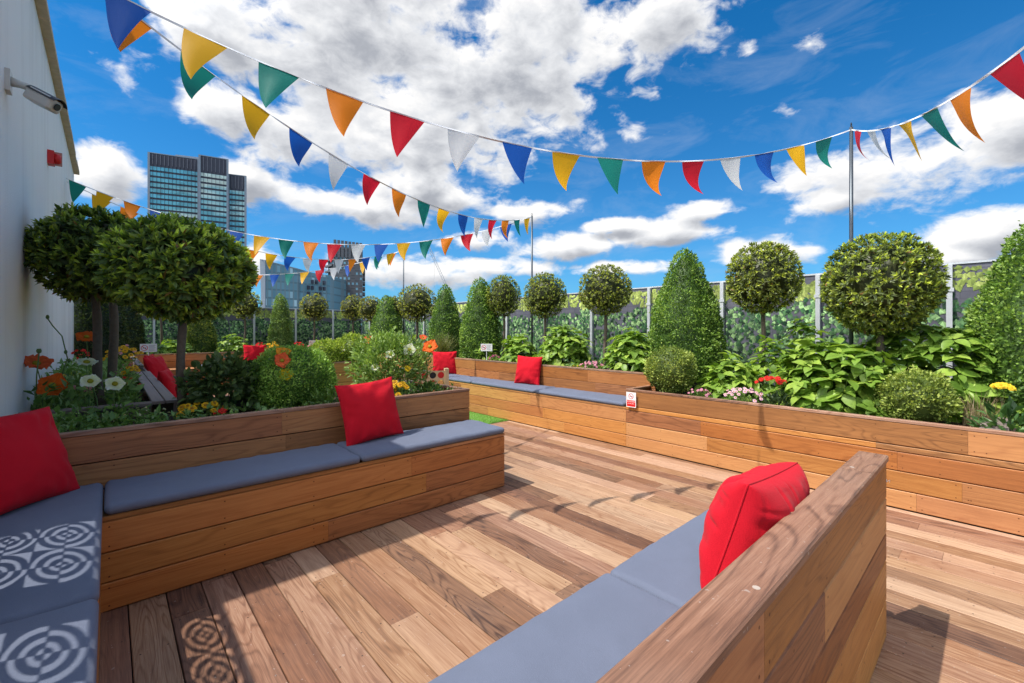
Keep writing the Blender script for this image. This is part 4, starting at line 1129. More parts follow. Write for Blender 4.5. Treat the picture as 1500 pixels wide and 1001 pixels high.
for (bx, by, hd, kind, up, lb, sc_) in [
    ((-.30), 4.62, (-.31, 4.72, .935), 'orange', .45, 'bright orange poppy facing the viewer, low near the wall', 1.15),
    ((-.36), 4.85, (-.41, 4.92, 1.085), 'redorange', 1.6, 'orange red poppy seen from the side, topmost near the wall', 1.25),
    ((-.05), 4.38, (-.10, 4.40, .975), 'white', .9, 'white poppy, left hand one of the pair facing the viewer', .95),
    ((.02), 4.27, (.03, 4.30, .955), 'white', .7, 'white poppy, right hand one of the pair beside the grey boards', .95),
    ((-.12), 4.75, (-.13, 4.78, 1.09), 'white', 2.5, 'white poppy seen edge on above the white pair', 1.1),
    ((-.14), 5.9, (-.16, 5.83, 1.275), 'orange', 1.6, 'orange poppy just left of the thick slanting stem', 1.1),
    ((1.05), 3.75, (1.01, 3.80, 1.105), 'redorange', .4, 'red poppy in front of the big box ball', .85),
    ((1.06), 3.72, (1.03, 3.77, .995), 'yellow', .5, 'yellow poppy below the red one, in front of the big box ball', .85),
    ((1.08), 3.85, (1.04, 3.90, 1.165), 'amber', 1.6, 'amber poppy side on above the big box ball', .9),
    ((2.1), 3.70, (2.03, 3.62, 1.165), 'white', .5, 'white poppy at the top of the leafy bush, larger one', .95),
    ((2.1), 3.80, (2.10, 3.78, 1.20), 'white', .8, 'white poppy at the very top of the leafy bush, behind the larger one', .9),
    ((1.75), 3.70, (1.72, 3.66, 1.02), 'white', .8, 'white poppy low on the left flank of the leafy bush', .6),
    ((2.0), 3.60, (1.98, 3.56, 1.0), 'yellow', .6, 'yellow poppy in the middle of the leafy bush', .5),
    ((1.85), 3.65, (1.84, 3.62, 1.13), 'white', .6, 'small white poppy left of the larger one on the leafy bush', .65),
    ((2.25), 3.7, (2.20, 3.54, 1.19), 'orange', .8, 'orange poppy at the right side of the leafy bush', .95),
    ((1.92), 4.0, (1.98, 4.35, 1.23), 'redorange', .9, 'orange red poppy peeping over the leafy bush from behind', .9),
    ((2.5), 4.1, (2.55, 4.25, 1.26), 'redorange', 1.2, 'red bloom high behind the right side of the leafy bush', .6),
]:
    poppy((bx, by, .70), hd, kind, tocam(hd, up, random.uniform(-.3, .3)), lb, sc_ * PSC)

# seed heads and buds by the wall
t = empty('poppy', (-.30, 5.05, .70), 0, 'tall twisting poppy stem with green buds against the white wall', 'poppy', 'poppies')
mb = MB(); mb.tube([(0, 0, 0), (.01, .02, .25), (.05, .02, .42), (.02, .0, .60), (-.03, 0, .68), (-.06, 0, .74)], .004, 6); mb.build('stem', M['stem'], t, True)
mb = MB()
for p_ in ((-.06, 0, .75), (.04, .02, .47), (.06, .0, .40), (-.02, .03, .27), (.09, 0, .30)):
    mb.lathe([(.001, -.018), (.010, -.008), (.011, .004), (.006, .016), (.001, .019)], p_, 8)
mb.build('bud', M['stem'], t, True)
t = empty('poppy', (-.40, 4.8, .70), 0, 'single round poppy seed head on a short stem at the wall', 'poppy', 'poppies')
mb = MB(); mb.tube([(0, 0, 0), (.0, .02, .30), (.012, .02, .47)], .004, 6); mb.build('stem', M['stem'], t, True)
mb = MB(); mb.lathe([(.001, -.02), (.013, -.008), (.015, .006), (.011, .016), (.013, .019), (.001, .02)], (.012, .02, .49), 10); mb.build('seed_head', M['stem'], t, True)

DAI = {
    'pink': (petal_flower(13, .020, .009, .1, ((.80, .62, .70), (.80, .42, .60)), 1, .1, 21, 0, (2, 1)), centre_mesh(.006, .004, (.70, .38, .12), 3)),
    'magenta': (petal_flower(11, .019, .011, .15, ((.85, .65, .75), (.55, .03, .20)), 1, .1, 22, 0, (3, 1)), centre_mesh(.005, .004, (.6, .35, .1), 3)),
    'scarlet': (petal_flower(8, .019, .018, .3, ((.62, .03, .02), (.70, .035, .025)), 2, .15, 23, .003, (2, 2)), centre_mesh(.004, .004, (.5, .05, .02), 3)),
    'lemon': (petal_flower(14, .028, .013, .1, ((.80, .52, .03), (.85, .62, .04)), 3, .15, 24, 0, (2, 1)), centre_mesh(.009, .010, (.7, .42, .02), 3)),
    'gold': (petal_flower(15, .036, .014, .12, ((.62, .25, .01), (.85, .55, .02)), 2, .1, 25, 0, (3, 1)), centre_mesh(.013, .009, (.42, .20, .02), 3)),
    'cream': (petal_flower(10, .014, .011, .2, ((.75, .74, .45), (.82, .80, .62)), 2, .15, 26, 0, (2, 1)), centre_mesh(.004, .004, (.7, .6, .2), 3)),
    'white': (petal_flower(13, .022, .010, .1, ((.85, .85, .82), (.88, .88, .86)), 1, .1, 27, 0, (2, 1)), centre_mesh(.009, .006, (.75, .48, .02), 3)),
    'rose': (petal_flower(12, .024, .016, .3, ((.70, .25, .32), (.80, .42, .48)), 2, .15, 28, .002, (2, 2)), centre_mesh(.006, .005, (.7, .45, .2), 3)),
    'plum': (petal_flower(9, .014, .010, .2, ((.30, .03, .12), (.38, .05, .17)), 1, .15, 29, 0, (2, 1)), centre_mesh(.004, .003, (.6, .4, .2), 3)),
}
def flower_clump(loc, rx, ry, rz, kind, n, label, leafcol=((.08, .15, .03), (.20, .31, .07)), s=1.0, nl=260, Lf=.035, face=.5, name='flower_clump', up=.6, top=.35):
    t = empty(name, loc, 0, label, 'flowers', 'clumps of bedding flowers')
    d = unit_dirs(nl * 2); d = d[d[:, 2] > -.1][:nl]; m_ = len(d)
    C = d * (1 - rng.random(m_) ** 1.3 * .5)[:, None] * np.array([rx, ry, rz * .9])
    D = nrm(d + np.array([0, 0, up]) + rng.normal(size=(m_, 3)) * .5); Nn = nrm(np.array([0, 0, 1.]) + rng.normal(size=(m_, 3)) * .4)
    L = Lf * rng.uniform(.6, 1.3, m_)
    V, F, k = leaves(C, D, Nn, L, L * .4, False, .15, .1)
    c0, c1 = map(np.array, leafcol)
    obj('leaves', mesh_np('leaves', V, F, M['leaf'], leafcols(c0 + (c1 - c0) * rng.random((m_, 1)), k, False)), t)
    pm, cm = DAI[kind]
    for i in range(n):
        a = i * 2.39996 + random.uniform(-.4, .4); q = math.sqrt((i + .5) / n)
        z = math.sqrt(max(0, 1 - q * q)) * (1 - top) + top * random.uniform(.6, 1.2)
        p_ = Vector((math.cos(a) * q * rx, math.sin(a) * q * ry, rz * z + .01))
        fd = Vector((p_.x * 1.2 / max(rx, .01) * .5, p_.y / max(ry, .01) * .5, .9)) + tocam(Vector(loc), 0) * face + Vector((random.gauss(0, .25), random.gauss(0, .25), 0))
        o = obj('blossom', pm, t, p_, fd.normalized().to_track_quat('Z', 'Y').to_euler()); k_ = s * random.uniform(.8, 1.2); o.scale = (k_,) * 3
        obj('flower_centre', cm, o, (0, 0, .003))
    return t
flower_clump((4.62, 1.68, .60), .15, .19, .16, 'pink', 34, 'pale pink daisies on the front edge of the sunlit planter', s=1.05, face=.8)
flower_clump((4.60, 2.10, .60), .08, .13, .12, 'magenta', 13, 'magenta and white daisies next to the pale pink ones', s=1.0, face=.8)
flower_clump((4.68, 1.38, .60), .13, .14, .17, 'plum', 4, 'dark leafed plant under the scarlet heads beside the pale pink daisies', ((.04, .075, .03), (.10, .15, .06)), s=.8, nl=420, Lf=.045)
flower_clump((4.68, 1.45, .80), .11, .13, .08, 'scarlet', 15, 'scarlet geranium heads standing above the pale pink daisies', s=1.25, nl=40, face=.8)
flower_clump((4.58, 1.12, .60), .07, .08, .07, 'lemon', 2, 'tiny yellow flower on a low green tuft at the planter edge', ((.07, .15, .02), (.18, .32, .06)), s=.7, nl=150)
flower_clump((4.72, -.05, .62), .17, .15, .18, 'lemon', 0, 'broad leafed plant at the right edge carrying the yellow mum', ((.04, .10, .03), (.12, .24, .07)), nl=90, Lf=.10)
flower_clump((4.70, -.03, .90), .05, .05, .05, 'lemon', 9, 'yellow double mum bloom at the right edge', s=1.2, nl=8, face=.8, name='chrysanthemum')
flower_clump((5.08, 3.88, .75), .13, .2, .14, 'magenta', 22, 'pink and white dianthus in the planter above the sunlit cushions', s=1.25, face=.8)
flower_clump((5.08, 4.95, .75), .08, .10, .15, 'plum', 10, 'small dark pink dianthus just behind the red pillow of the sunlit seat', s=1.6, face=.8)
flower_clump((5.06, 4.15, .75), .06, .12, .07, 'lemon', 4, 'few yellow blossoms left of the pink and white dianthus', s=.7, nl=80, face=.8)
flower_clump((5.05, 3.40, .75), .05, .07, .08, 'cream', 6, 'cream yellow blossoms under the hydrangea beside the big cone', s=1.6, nl=80, face=.8)
flower_clump((5.06, 6.0, .75), .06, .16, .14, 'plum', 12, 'plum and pink blossoms beside the little white sign', s=1.5, nl=100, face=.8)
flower_clump((.50, 3.92, .68), .15, .12, .13, 'gold', 15, 'yellow mums at the foot of the largest bay tree', s=.95, nl=160, face=.9)
flower_clump((.58, 3.72, .72), .03, .03, .04, 'scarlet', 2, 'single orange bloom among the yellow mums', s=1.4, nl=6, face=.9)
flower_clump((.18, 4.08, .66), .16, .10, .12, 'cream', 26, 'cream white flower heads on stems left of the largest bay stem', s=.95, nl=100, face=.2)
flower_clump((1.86, 3.50, .72), .10, .06, .16, 'gold', 8, 'golden gazanias between the pillow and the leafy bush', s=1.15, nl=90, face=1.0)
flower_clump((1.36, 3.46, .72), .03, .03, .07, 'white', 1, 'single white daisy left of the half sunlit pillow', s=1.2, nl=8, face=1.0)
flower_clump((1.62, 3.52, .72), .10, .05, .10, 'cream', 10, 'cream blossoms showing just above the half sunlit pillow', s=1.1, nl=60, face=.8)
flower_clump((-.16, 4.95, .70), .12, .1, .22, 'rose', 4, 'rose pink frilled flowers behind the low orange poppy', s=1.2, nl=160, face=.8)
flower_clump((-.05, 5.4, .70), .16, .2, .2, 'cream', 30, 'drift of small cream flowers behind the white poppy pair', s=1.0, nl=220)
flower_clump((.12, 5.0, .70), .09, .12, .25, 'scarlet', 7, 'red and orange blooms right of the white poppy pair', s=1.2, nl=120, face=.8)
flower_clump((.16, 6.8, .70), .12, .2, .24, 'plum', 40, 'plum coloured blossoms edging the grey boards', s=1.0, nl=220)
flower_clump((.12, 5.7, .70), .12, .2, .14, 'plum', 26, 'dark red blossoms spilling on to the grey boards', s=1.0, nl=260)
flower_clump((.14, 7.9, .85), .20, .24, .26, 'gold', 26, 'cushion of yellow mums beyond the two slim stems', s=1.1, nl=140, face=.7)
flower_clump((.18, 6.2, .82), .07, .08, .14, 'gold', 5, 'few yellow daisies on tall stems over the grey boards', s=1.1, nl=60, face=.7)
flower_clump((-.3, 6.4, .70), .14, .4, .2, 'lemon', 8, 'yellow blossoms low along the wall', s=1.0, nl=240, face=.8)
flower_clump((-.32, 9.4, .75), .12, .4, .3, 'scarlet', 8, 'red blossoms far along the wall behind the slim stems', s=1.4, nl=140, face=.8)
flower_clump((.2, 10.6, .75), .18, .5, .3, 'rose', 10, 'rose and red blossoms far along the wall planter', s=1.4, nl=140, face=.8)
for i, (fx, kd, lb) in enumerate(((2.98, 'scarlet', 'red blooms in the far planter left of the narrow cone'), (3.28, 'gold', 'yellow blooms in the far planter at the foot of the narrow cone'), (3.95, 'scarlet', 'red blooms in the far planter just right of the narrow cone'), (4.35, 'rose', 'peach blooms below the small far bay tree'), (4.7, 'gold', 'yellow blooms right of the small far bay stem'))):
    flower_clump((fx, 13.25, .72), .16, .12, .26, kd, 11, lb, s=1.8, nl=90, face=.8, Lf=.05)
flower_clump((3.2, 7.80, .74), .22, .06, .30, 'white', 20, 'white blossoms on the middle planter beside the golden ball', s=1.4, nl=200, face=.8)
flower_clump((3.5, 7.78, .74), .12, .05, .42, 'scarlet', 7, 'orange red blooms on tall stems at the corner of the middle planter', s=1.8, nl=120, face=.8)
flower_clump((5.06, 9.2, .75), .1, .5, .28, 'gold', 16, 'orange and yellow blooms far along the right planter', s=1.8, nl=200, face=.8, Lf=.05)

# low green filler between the plants
def filler(x0, x1, y0, y1, z, n, Lf, label, cols=((.09, .17, .04), (.26, .42, .12)), hgt=.12):
    P = np.stack([rng.uniform(x0, x1, n), rng.uniform(y0, y1, n), z + rng.random(n) ** 2 * hgt], 1)
    keep = np.array([mnoise.noise(Vector((p_[0] * 4, p_[1] * 4, 3.3))) > -.18 for p_ in P]); P = P[keep]; n = len(P)
    D = nrm(rng.normal(size=(n, 3)) + np.array([0, 0, .6])); Nn = nrm(np.array([0, 0, 1.]) + rng.normal(size=(n, 3)) * .5)
    L = Lf * rng.uniform(.5, 1.4, n)
    V, F, k = leaves(P, D, Nn, L, L * .5, False, .15, .15)
    c0, c1 = map(np.array, cols)
    tag(obj('low_foliage', mesh_np('low_foliage', V, F, M['leaf'], leafcols(c0 + (c1 - c0) * rng.random((n, 1)), k, False))), label, 'ground cover', kind='stuff')
filler(-.44, .25, 3.42, 4.30, .70, 1500, .055, 'trailing leafy ground cover behind the corner pillow')
filler(.25, 2.46, 3.42, 4.28, .70, 1500, .05, 'low leafy ground cover along the long shaded seat')
filler(-.44, .18, 4.46, 8.9, .70, 4200, .07, 'leafy ground cover in the planter along the wall', hgt=.24)
filler(-.4, 4.8, 13.1, 14.9, .70, 2600, .09, 'leafy ground cover in the far planter', hgt=.2)
filler(4.5, 6.4, -1.6, 2.7, .60, 900, .05, 'sparse greenery on the soil of the right planter', hgt=.05)
filler(4.96, 6.4, 2.95, 13, .74, 2600, .06, 'low greenery along the back right planter', hgt=.1)

# ------------------------------------------------------------------ ivy printed fences
def ivy_fence(name, p0, p1, nrm2, ztop, pitch, label, off=0., dens=300, leafL=.10, dark=1.):
    p0, p1 = Vector((p0[0], p0[1], 0)), Vector((p1[0], p1[1], 0)); l = p1 - p0; LL = l.length; l.normalize(); nn = Vector((nrm2[0], nrm2[1], 0))
    t = empty(name, (p0 + p1) / 2, 0, label, 'fence')
    def B(mb, a, b, z0, z1, d0, d1):
        c = p0 + l * ((a + b) / 2) + nn * ((d0 + d1) / 2) + Vector((0, 0, (z0 + z1) / 2)) - (p0 + p1) / 2
        mb.obox(c, l * ((b - a) / 2), nn * ((d1 - d0) / 2), (0, 0, (z1 - z0) / 2))
    mp_, nt, p = mat('printed brick panel')
    g = N(nt, 'ShaderNodeNewGeometry')
    bt = nt.nodes.new('ShaderNodeTexBrick'); bt.inputs['Scale'].default_value = 1
    mpn = nt.nodes.new('ShaderNodeSeparateXYZ'); nt.links.new(g.outputs['Position'], mpn.inputs[0])
    cb = nt.nodes.new('ShaderNodeCombineXYZ'); nt.links.new(mth(nt, 'ADD', mpn.outputs[0], mpn.outputs[1]), cb.inputs[0]); nt.links.new(mpn.outputs[2], cb.inputs[1])
    nt.links.new(cb.outputs[0], bt.inputs['Vector'])
    bt.inputs['Brick Width'].default_value = .24; bt.inputs['Row Height'].default_value = .08; bt.inputs['Mortar Size'].default_value = .006
    bt.inputs['Color1'].default_value = (.10, .10, .13, 1); bt.inputs['Color2'].default_value = (.125, .125, .155, 1); bt.inputs['Mortar'].default_value = (.085, .085, .11, 1)
    nt.links.new(mixc(nt, 1.0, bt.outputs['Color'], mth(nt, 'MULTIPLY_ADD', noise(nt, g.outputs['Position'], 3, 4, .6), 1.0, .5), 'MULTIPLY'), p.inputs['Base Color']); p.inputs['Roughness'].default_value = .55
    mb = MB(); B(mb, 0, LL, .1, ztop - .01, -.04, 0); mb.build('panel', mp_, t)
    mb = MB(); B(mb, 0, LL, ztop - .008, ztop + .012, -.05, .012); mb.build('top_rail', M['metal'], t)
    n = int(LL * (ztop - .5) * dens * 2.6)
    s_ = rng.uniform(0, LL, n); z = rng.uniform(.5, ztop - .03, n)
    ph = ((s_ - off) / pitch) % 1.0
    zz = z / ztop
    keep = []
    for a, b_, f in zip(s_, z, ph):
        wob = .05 * mnoise.noise(Vector((a * 5, b_ * 5, 1)))
        ok = True
        if .82 + wob * .5 < b_ / ztop < .885 + wob * .5: ok = (f < .25)          # bare strip under the top fringe
        elif b_ / ztop <= .82:
            ok = (.0 + wob < f < .43 + wob) or (.475 + wob < f < .97 + wob)
            if b_ / ztop < .60 + .5 * wob and .44 < f: ok = ok and not (.56 + wob < f < .66 + wob)
        keep.append(ok)
    keep = np.array(keep); s_, z, ph = s_[keep], z[keep], ph[keep]; n = len(s_)
    P = np.array((p0 - (p0 + p1) / 2)[:]) + np.outer(s_, np.array(l[:])) + np.outer(np.full(n, .0015) + rng.random(n) * .004, np.array(nn[:])); P[:, 2] = z
    an = rng.normal(size=n) * .6 - math.pi / 2
    D = np.outer(np.cos(an), np.array(l[:])) + np.outer(np.sin(an), np.array([0, 0, 1.]))
    L = leafL * rng.uniform(.6, 1.15, n)
    V, F, k = leaves(P, D, np.tile(np.array(nn[:]), (n, 1)), L, L * .9, False, 0, 0)
    top = (z / ztop > .86)[:, None]
    kk = rng.random((n, 1))
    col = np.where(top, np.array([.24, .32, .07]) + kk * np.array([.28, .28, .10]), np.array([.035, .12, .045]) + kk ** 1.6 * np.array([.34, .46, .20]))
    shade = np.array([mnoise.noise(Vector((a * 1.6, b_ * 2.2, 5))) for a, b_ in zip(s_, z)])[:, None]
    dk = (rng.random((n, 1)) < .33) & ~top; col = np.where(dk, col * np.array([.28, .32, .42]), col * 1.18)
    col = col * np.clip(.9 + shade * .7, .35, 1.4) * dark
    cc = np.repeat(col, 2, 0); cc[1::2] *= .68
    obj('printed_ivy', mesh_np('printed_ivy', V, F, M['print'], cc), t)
    a = off
    while a < LL:
        if a > 0:
            mb = MB(); B(mb, a - .024, a + .024, .1, ztop - .012, .006, .055); mb.build('post', M['metal'], t)
            mb = MB(); B(mb, a - .036, a + .036, ztop - .30, ztop - .26, .056, .062); mb.build('bracket', M['metal'], t)
        a += pitch
    return t
FX = 6.70
ivy_fence('ivy_screen_fence', (FX, -3.0), (FX, 15.3), (-1, 0), 2.06, 1.19, 'fence of grey panels printed with ivy and silver posts along the right planter', off=3.0 + .34 - 2.38, leafL=.075)
ivy_fence('ivy_screen_fence', (-.6, 15.3), (FX - .06, 15.3), (0, -1), 2.03, 1.19, 'fence of panels printed with ivy across the far end of the garden, below the towers', off=.3, dark=1.1, leafL=.085)

# ------------------------------------------------------------------ poles and bunting
POLES = [((5.44, .97), 3.36), ((5.70, 5.71), 3.43), ((5.70, 10.47), 3.46), ((-.15, 14.75), 3.3)]
PLAB = ['slim steel bunting pole rising behind the widest bay tree', 'slim steel bunting pole in the middle of the right planter', 'slim steel bunting pole furthest back, with a red pennant', 'steel bunting pole in the far corner by the dark columns']
for ((px_, py_), zt), lb in zip(POLES, PLAB):
    t = empty('bunting_pole', (px_, py_, .6), 0, lb, 'pole', 'bunting poles')
    mb = MB(); mb.tube([(0, 0, 0), (0, 0, zt - .6)], [.019, .016], 12); mb.build('pole', M['pole'], t, True)
    mb = MB(); mb.tube([(.022 * math.cos(a), 0, zt - .6 + .022 + .022 * math.sin(a)) for a in [k * math.pi / 6 for k in range(13)]], .004, 6); mb.build('eye_ring', M['pole'], t)
FC = {'r': (.74, .012, .03), 'b': (.012, .11, .50), 'y': (.90, .47, .010), 'g': (.012, .25, .20), 'o': (.92, .25, .010), 'w': (.72, .72, .74)}
fm = {}
for k_, c_ in FC.items():
    m, nt, p = mat('pennant cloth ' + {'r': 'red', 'b': 'blue', 'y': 'yellow', 'g': 'green', 'o': 'orange', 'w': 'white'}[k_])
    p.inputs['Base Color'].default_value = (*c_, 1); p.inputs['Roughness'].default_value = .5; p.inputs['Specular IOR Level'].default_value = .3
    tr = nt.nodes.new('ShaderNodeBsdfTranslucent'); tr.inputs['Color'].default_value = (*c_, 1)
    mx = nt.nodes.new('ShaderNodeMixShader'); mx.inputs[0].default_value = .5
    nt.links.new(p.outputs[0], mx.inputs[1]); nt.links.new(tr.outputs[0], mx.inputs[2]); nt.links.new(mx.outputs[0], nt.nodes['Material Output'].inputs['Surface'])
    fm[k_] = m
m_tape = flat('white bunting tape', (.80, .80, .82), .6)
WIND = Vector((-.115, -.065, 0)); CURL = Vector((.055, -.050, .02))
def bunting(A, B, sag, flags, label, start=.25, pitch=.36, w=.235, h=.385, wind=WIND, curl=1.0):
    A, B = Vector(A), Vector(B)
    def P(s): return A.lerp(B, s) - Vector((0, 0, 4 * sag * s * (1 - s)))
    NS = 400; cum = [0.]; pv = P(0)
    for i in range(1, NS + 1):
        q = P(i / NS); cum.append(cum[-1] + (q - pv).length); pv = q
    LL = cum[-1]
    def at(d):
        d = max(0, min(LL, d)); lo = np.searchsorted(cum, d); lo = min(max(lo, 1), NS)
        f = (d - cum[lo - 1]) / max(1e-9, cum[lo] - cum[lo - 1]); return P((lo - 1 + f) / NS)
    t = empty('bunting', A, 0, label, 'bunting', 'strings of pennant bunting')
    # tape: narrow twisted ribbon
    V = []; F = []; n = int(LL / .025)
    hd = (B - A); hd.z = 0; hd.normalize(); sd = Vector((-hd.y, hd.x, 0))
    for i in range(n + 1):
        p_ = at(LL * i / n); a = mnoise.noise(Vector((i * .09, A.y, 3))) * 2.2
        u = (Vector((0, 0, 1)) * math.cos(a) + sd * math.sin(a)) * .0065; v = (sd * math.cos(a) - Vector((0, 0, 1)) * math.sin(a)) * .0012
        for q in (u + v, u - v, -u - v, -u + v): V.append(p_ + q - A)
    for i in range(n):
        for k in range(4): F.append((4 * i + k, 4 * i + (k + 1) % 4, 4 * i + 4 + (k + 1) % 4, 4 * i + 4 + k))
    mb = MB(); mb.add(V, F); mb.build('tape', m_tape, t)
    d = start; i = 0
    while d + w < LL - .03 and i < len(flags):
        c_ = flags[i]
        a_, b_ = at(d), at(d + w)
        rn = random.Random(hash((round(A.y, 2), i)) & 0xffff); wd = wind * rn.uniform(.8, 1.25) + Vector((rn.uniform(-.035, .035), rn.uniform(-.035, .035), 0))
        nu = 9; nv = 5; V = []; F = []
        tip0 = (a_ + b_) / 2; bw = rn.uniform(-.02, .03); cr_ = rn.uniform(.5, 1.3); fo = rn.uniform(.004, .022); fp = rn.uniform(0, 3.)
        for j in range(nu + 1):
            f = j / nu
            off = wd * f + CURL * (cr_ * f ** 2.6) + Vector((0, 0, -h * (f - .10 * f * f)))
            bow = sd * bw * math.sin(math.pi * f)
            for k in range(nv + 1):
                g = k / nv
                e = a_.lerp(b_, g)
                p_ = e.lerp(tip0, f) + off + bow + sd * fo * math.sin(g * 4.2 + fp) * (1 - f) * min(1, f * 4)
                V.append(p_ - A)
        for j in range(nu):
            for k in range(nv):
                q = j * (nv + 1) + k; F.append((q, q + 1, q + nv + 2, q + nv + 1))
        mb = MB(); mb.add(V, F); mb.build('pennant', fm[c_], t, True)
        d += pitch * rn.uniform(.96, 1.04); i += 1
    return t
WC = (WALLX, 3.50, 3.50)
bunting((WALLX, 3.56, 3.467), (5.44, .97, 3.337), .70, 'bygorwbygorwbygr', 'bunting nearest the viewer, from the building corner across the middle to the steel pole', start=.53, pitch=.396)
bunting((5.44, .97, 3.337), (WALLX, -1.62, 3.467), .80, 'rwbygorwbygorwbygorwbyg', 'bunting leaving the steel pole towards the top right corner of the picture', start=.12, pitch=.39)
bunting((WALLX, 3.50, 3.59), (5.70, 5.71, 3.41), .60, 'ogybwrogybwrogy', 'second bunting, sagging from the top left to the middle steel pole', start=.53, pitch=.417)
bunting((WALLX, 9.18, 3.57), (5.70, 5.71, 3.41), .72, 'gyobrwbygorwbygorwbg', 'bunting from the wall over the bay trees to the middle steel pole', start=.04, pitch=.365)
bunting((WALLX, 9.30, 3.55), (5.70, 10.47, 3.44), .62, 'yobgrwoybwrwobgyygbwor', 'bunting from the wall to the furthest pole, crossing the dark tower', start=.3, pitch=.37)
bunting((-.15, 14.75, 3.28), (5.70, 10.47, 3.44), .62, 'gyobgorwrobgyrwbygorw', 'faraway bunting from the corner pole to the furthest pole', start=.3, pitch=.37)

# ------------------------------------------------------------------ signs
def text_mesh(body, size, m, parent, loc, rot):
    cu = bpy.data.curves.new('lettering', 'FONT'); cu.body = body; cu.size = size; cu.align_x = 'CENTER'; cu.align_y = 'CENTER'; cu.extrude = .0004
    tmp = bpy.data.objects.new('lettering', cu); COL.objects.link(tmp)
    dg = bpy.context.evaluated_depsgraph_get(); me = bpy.data.meshes.new_from_object(tmp.evaluated_get(dg))
    bpy.data.objects.remove(tmp); me.materials.clear(); me.materials.append(m)
    return obj('lettering', me, parent, loc, rot)
m_rs = flat('sign red', (.68, .02, .02), .45, var=.03); m_ws = flat('sign white', (.82, .82, .82), .45, var=.03); m_ds = flat('sign dark print', (.08, .08, .09), .5, var=.03); m_gp = flat('sign grey print', (.35, .36, .38), .5, var=.03)
def prohibition(parent, c, r, th):
    """no smoking ring with slash and a cigarette, in the local XZ plane facing -Y"""
    mb = MB(); n = 28
    for k in range(n):
        a0, a1 = 2 * math.pi * k / n, 2 * math.pi * (k + 1) / n
        for (y0, y1) in ((-th, -th - .0006),):
            q = [(c[0] + rr * math.cos(a), y1, c[1] + rr * math.sin(a)) for rr, a in ((r, a0), (r, a1), (r * .82, a1), (r * .82, a0))]
            mb.add(q, [(0, 1, 2, 3)])
    s_ = r * .09; d = r * .84
    u = Vector((.707, 0, -.707)); v = Vector((.707, 0, .707))
    cc = Vector((c[0], -th - .0006, c[1]))
    mb.add([cc - u * d - v * s_, cc + u * d - v * s_, cc + u * d + v * s_, cc - u * d + v * s_], [(0, 1, 2, 3)])
    mb.build('prohibition_ring', m_rs, parent)
    mb = MB(); mb.box(c[0] - r * .55, c[0] + r * .55, -th - .0004, -th - .0002, c[1] - r * .12, c[1] + r * .10); mb.build('cigarette', m_ds, parent)
# notice on the planter face (faces -X)
def wall_notice(loc, rz, label, w=.125, h=.17):
    t = empty('warning_sign', loc, rz, label, 'sign')
    mb = MB(); mb.box(-w / 2, w / 2, -.004, 0, -h / 2, h / 2); mb.build('plate', m_ws, t)
    prohibition(t, (0, h * .23), h * .19, .004)
    mb = MB(); mb.box(-w * .44, w * .44, -.0046, -.0042, -h * .45, -h * .03); mb.build('red_panel', m_rs, t)
    text_mesh('NO SMOKING', .0185, m_ws, t, (0, -.005, -h * .12), (R(90), 0, 0))
    text_mesh('IN THIS AREA', .014, m_ws, t, (0, -.005, -h * .26), (R(90), 0, 0))
    return t
wall_notice((4.374, 2.79, .558), R(-90), 'red and white no smoking notice on the planter face at the end of the cushions')
o = wall_notice((2.5235, .372, .70), R(90), 'small metal notice on the end of the foreground bench back', .085, .12)
def stake_sign(loc, rz, label, w=.21, h=.13):
    t = empty('plant_sign', loc, rz, label, 'sign', 'white no smoking signs on stakes')
    mb = MB(); mb.box(-w / 2, w / 2, -.005, 0, .20, .20 + h); mb.build('plate', m_ws, t)
    mb = MB(); mb.tube([(0, .004, -.08), (0, .004, .22)], .006, 6); mb.build('stake', m_ws, t)
    prohibition(t, (-w * .24, .20 + h / 2), h * .33, .005)
    mb = MB()
    for k in range(5): mb.box(w * .02, w * (.40 - .05 * (k % 2)), -.0056, -.0052, .20 + h * (.78 - .15 * k), .20 + h * (.83 - .15 * k))
    mb.build('small_print', m_gp, t)
    return t
stake_sign((5.0, 6.16, .77), R(-50), 'white no smoking sign on a stake before the cone by the sunlit seat')
stake_sign((4.30, 13.15, .72), R(-15), 'white no smoking sign on a stake by the far fence, under the small round tree')
stake_sign((.46, 9.05, .80), R(0), 'white no smoking sign on a stake left of the nearest bare stem')

# ------------------------------------------------------------------ giant counter game on the turf
m_ply = flat('pale plywood', (.62, .46, .26), .55, var=.15, scale=12)
t = empty('counter_game', (2.93, 4.95, 0), R(-22), 'giant plywood four in a row game with red and black counters, behind the leafy bush', 'garden game')
W_, H_, r_, pit = .62, .56, .042, .104
mb = MB()
nx, nz = 6, 5
x0g, z0g = -pit * nx / 2, .30
def holed(y):
    for i in range(nx):
        for k in range(nz):
            cx, cz = x0g + (i + .5) * pit, z0g + (k + .5) * pit
            n = 16; ring = [(cx + r_ * math.cos(2 * math.pi * q / n + math.pi / 4), y, cz + r_ * math.sin(2 * math.pi * q / n + math.pi / 4)) for q in range(n)]
            sq = []
            for q in range(n):
                a = 2 * math.pi * q / n + math.pi / 4; s_ = max(abs(math.cos(a)), abs(math.sin(a)))
                sq.append((cx + pit / 2 * math.cos(a) / s_, y, cz + pit / 2 * math.sin(a) / s_))
            mb.add(ring + sq, [(q, (q + 1) % n, n + (q + 1) % n, n + q) for q in range(n)])
holed(-.03); holed(.03)
mb.box(x0g - .05, x0g, -.04, .04, .0, z0g + nz * pit + .03); mb.box(-x0g, -x0g + .05, -.04, .04, .0, z0g + nz * pit + .03)
mb.box(x0g, -x0g, -.035, .035, z0g - .04, z0g - .001)
mb.build('board', m_ply, t)
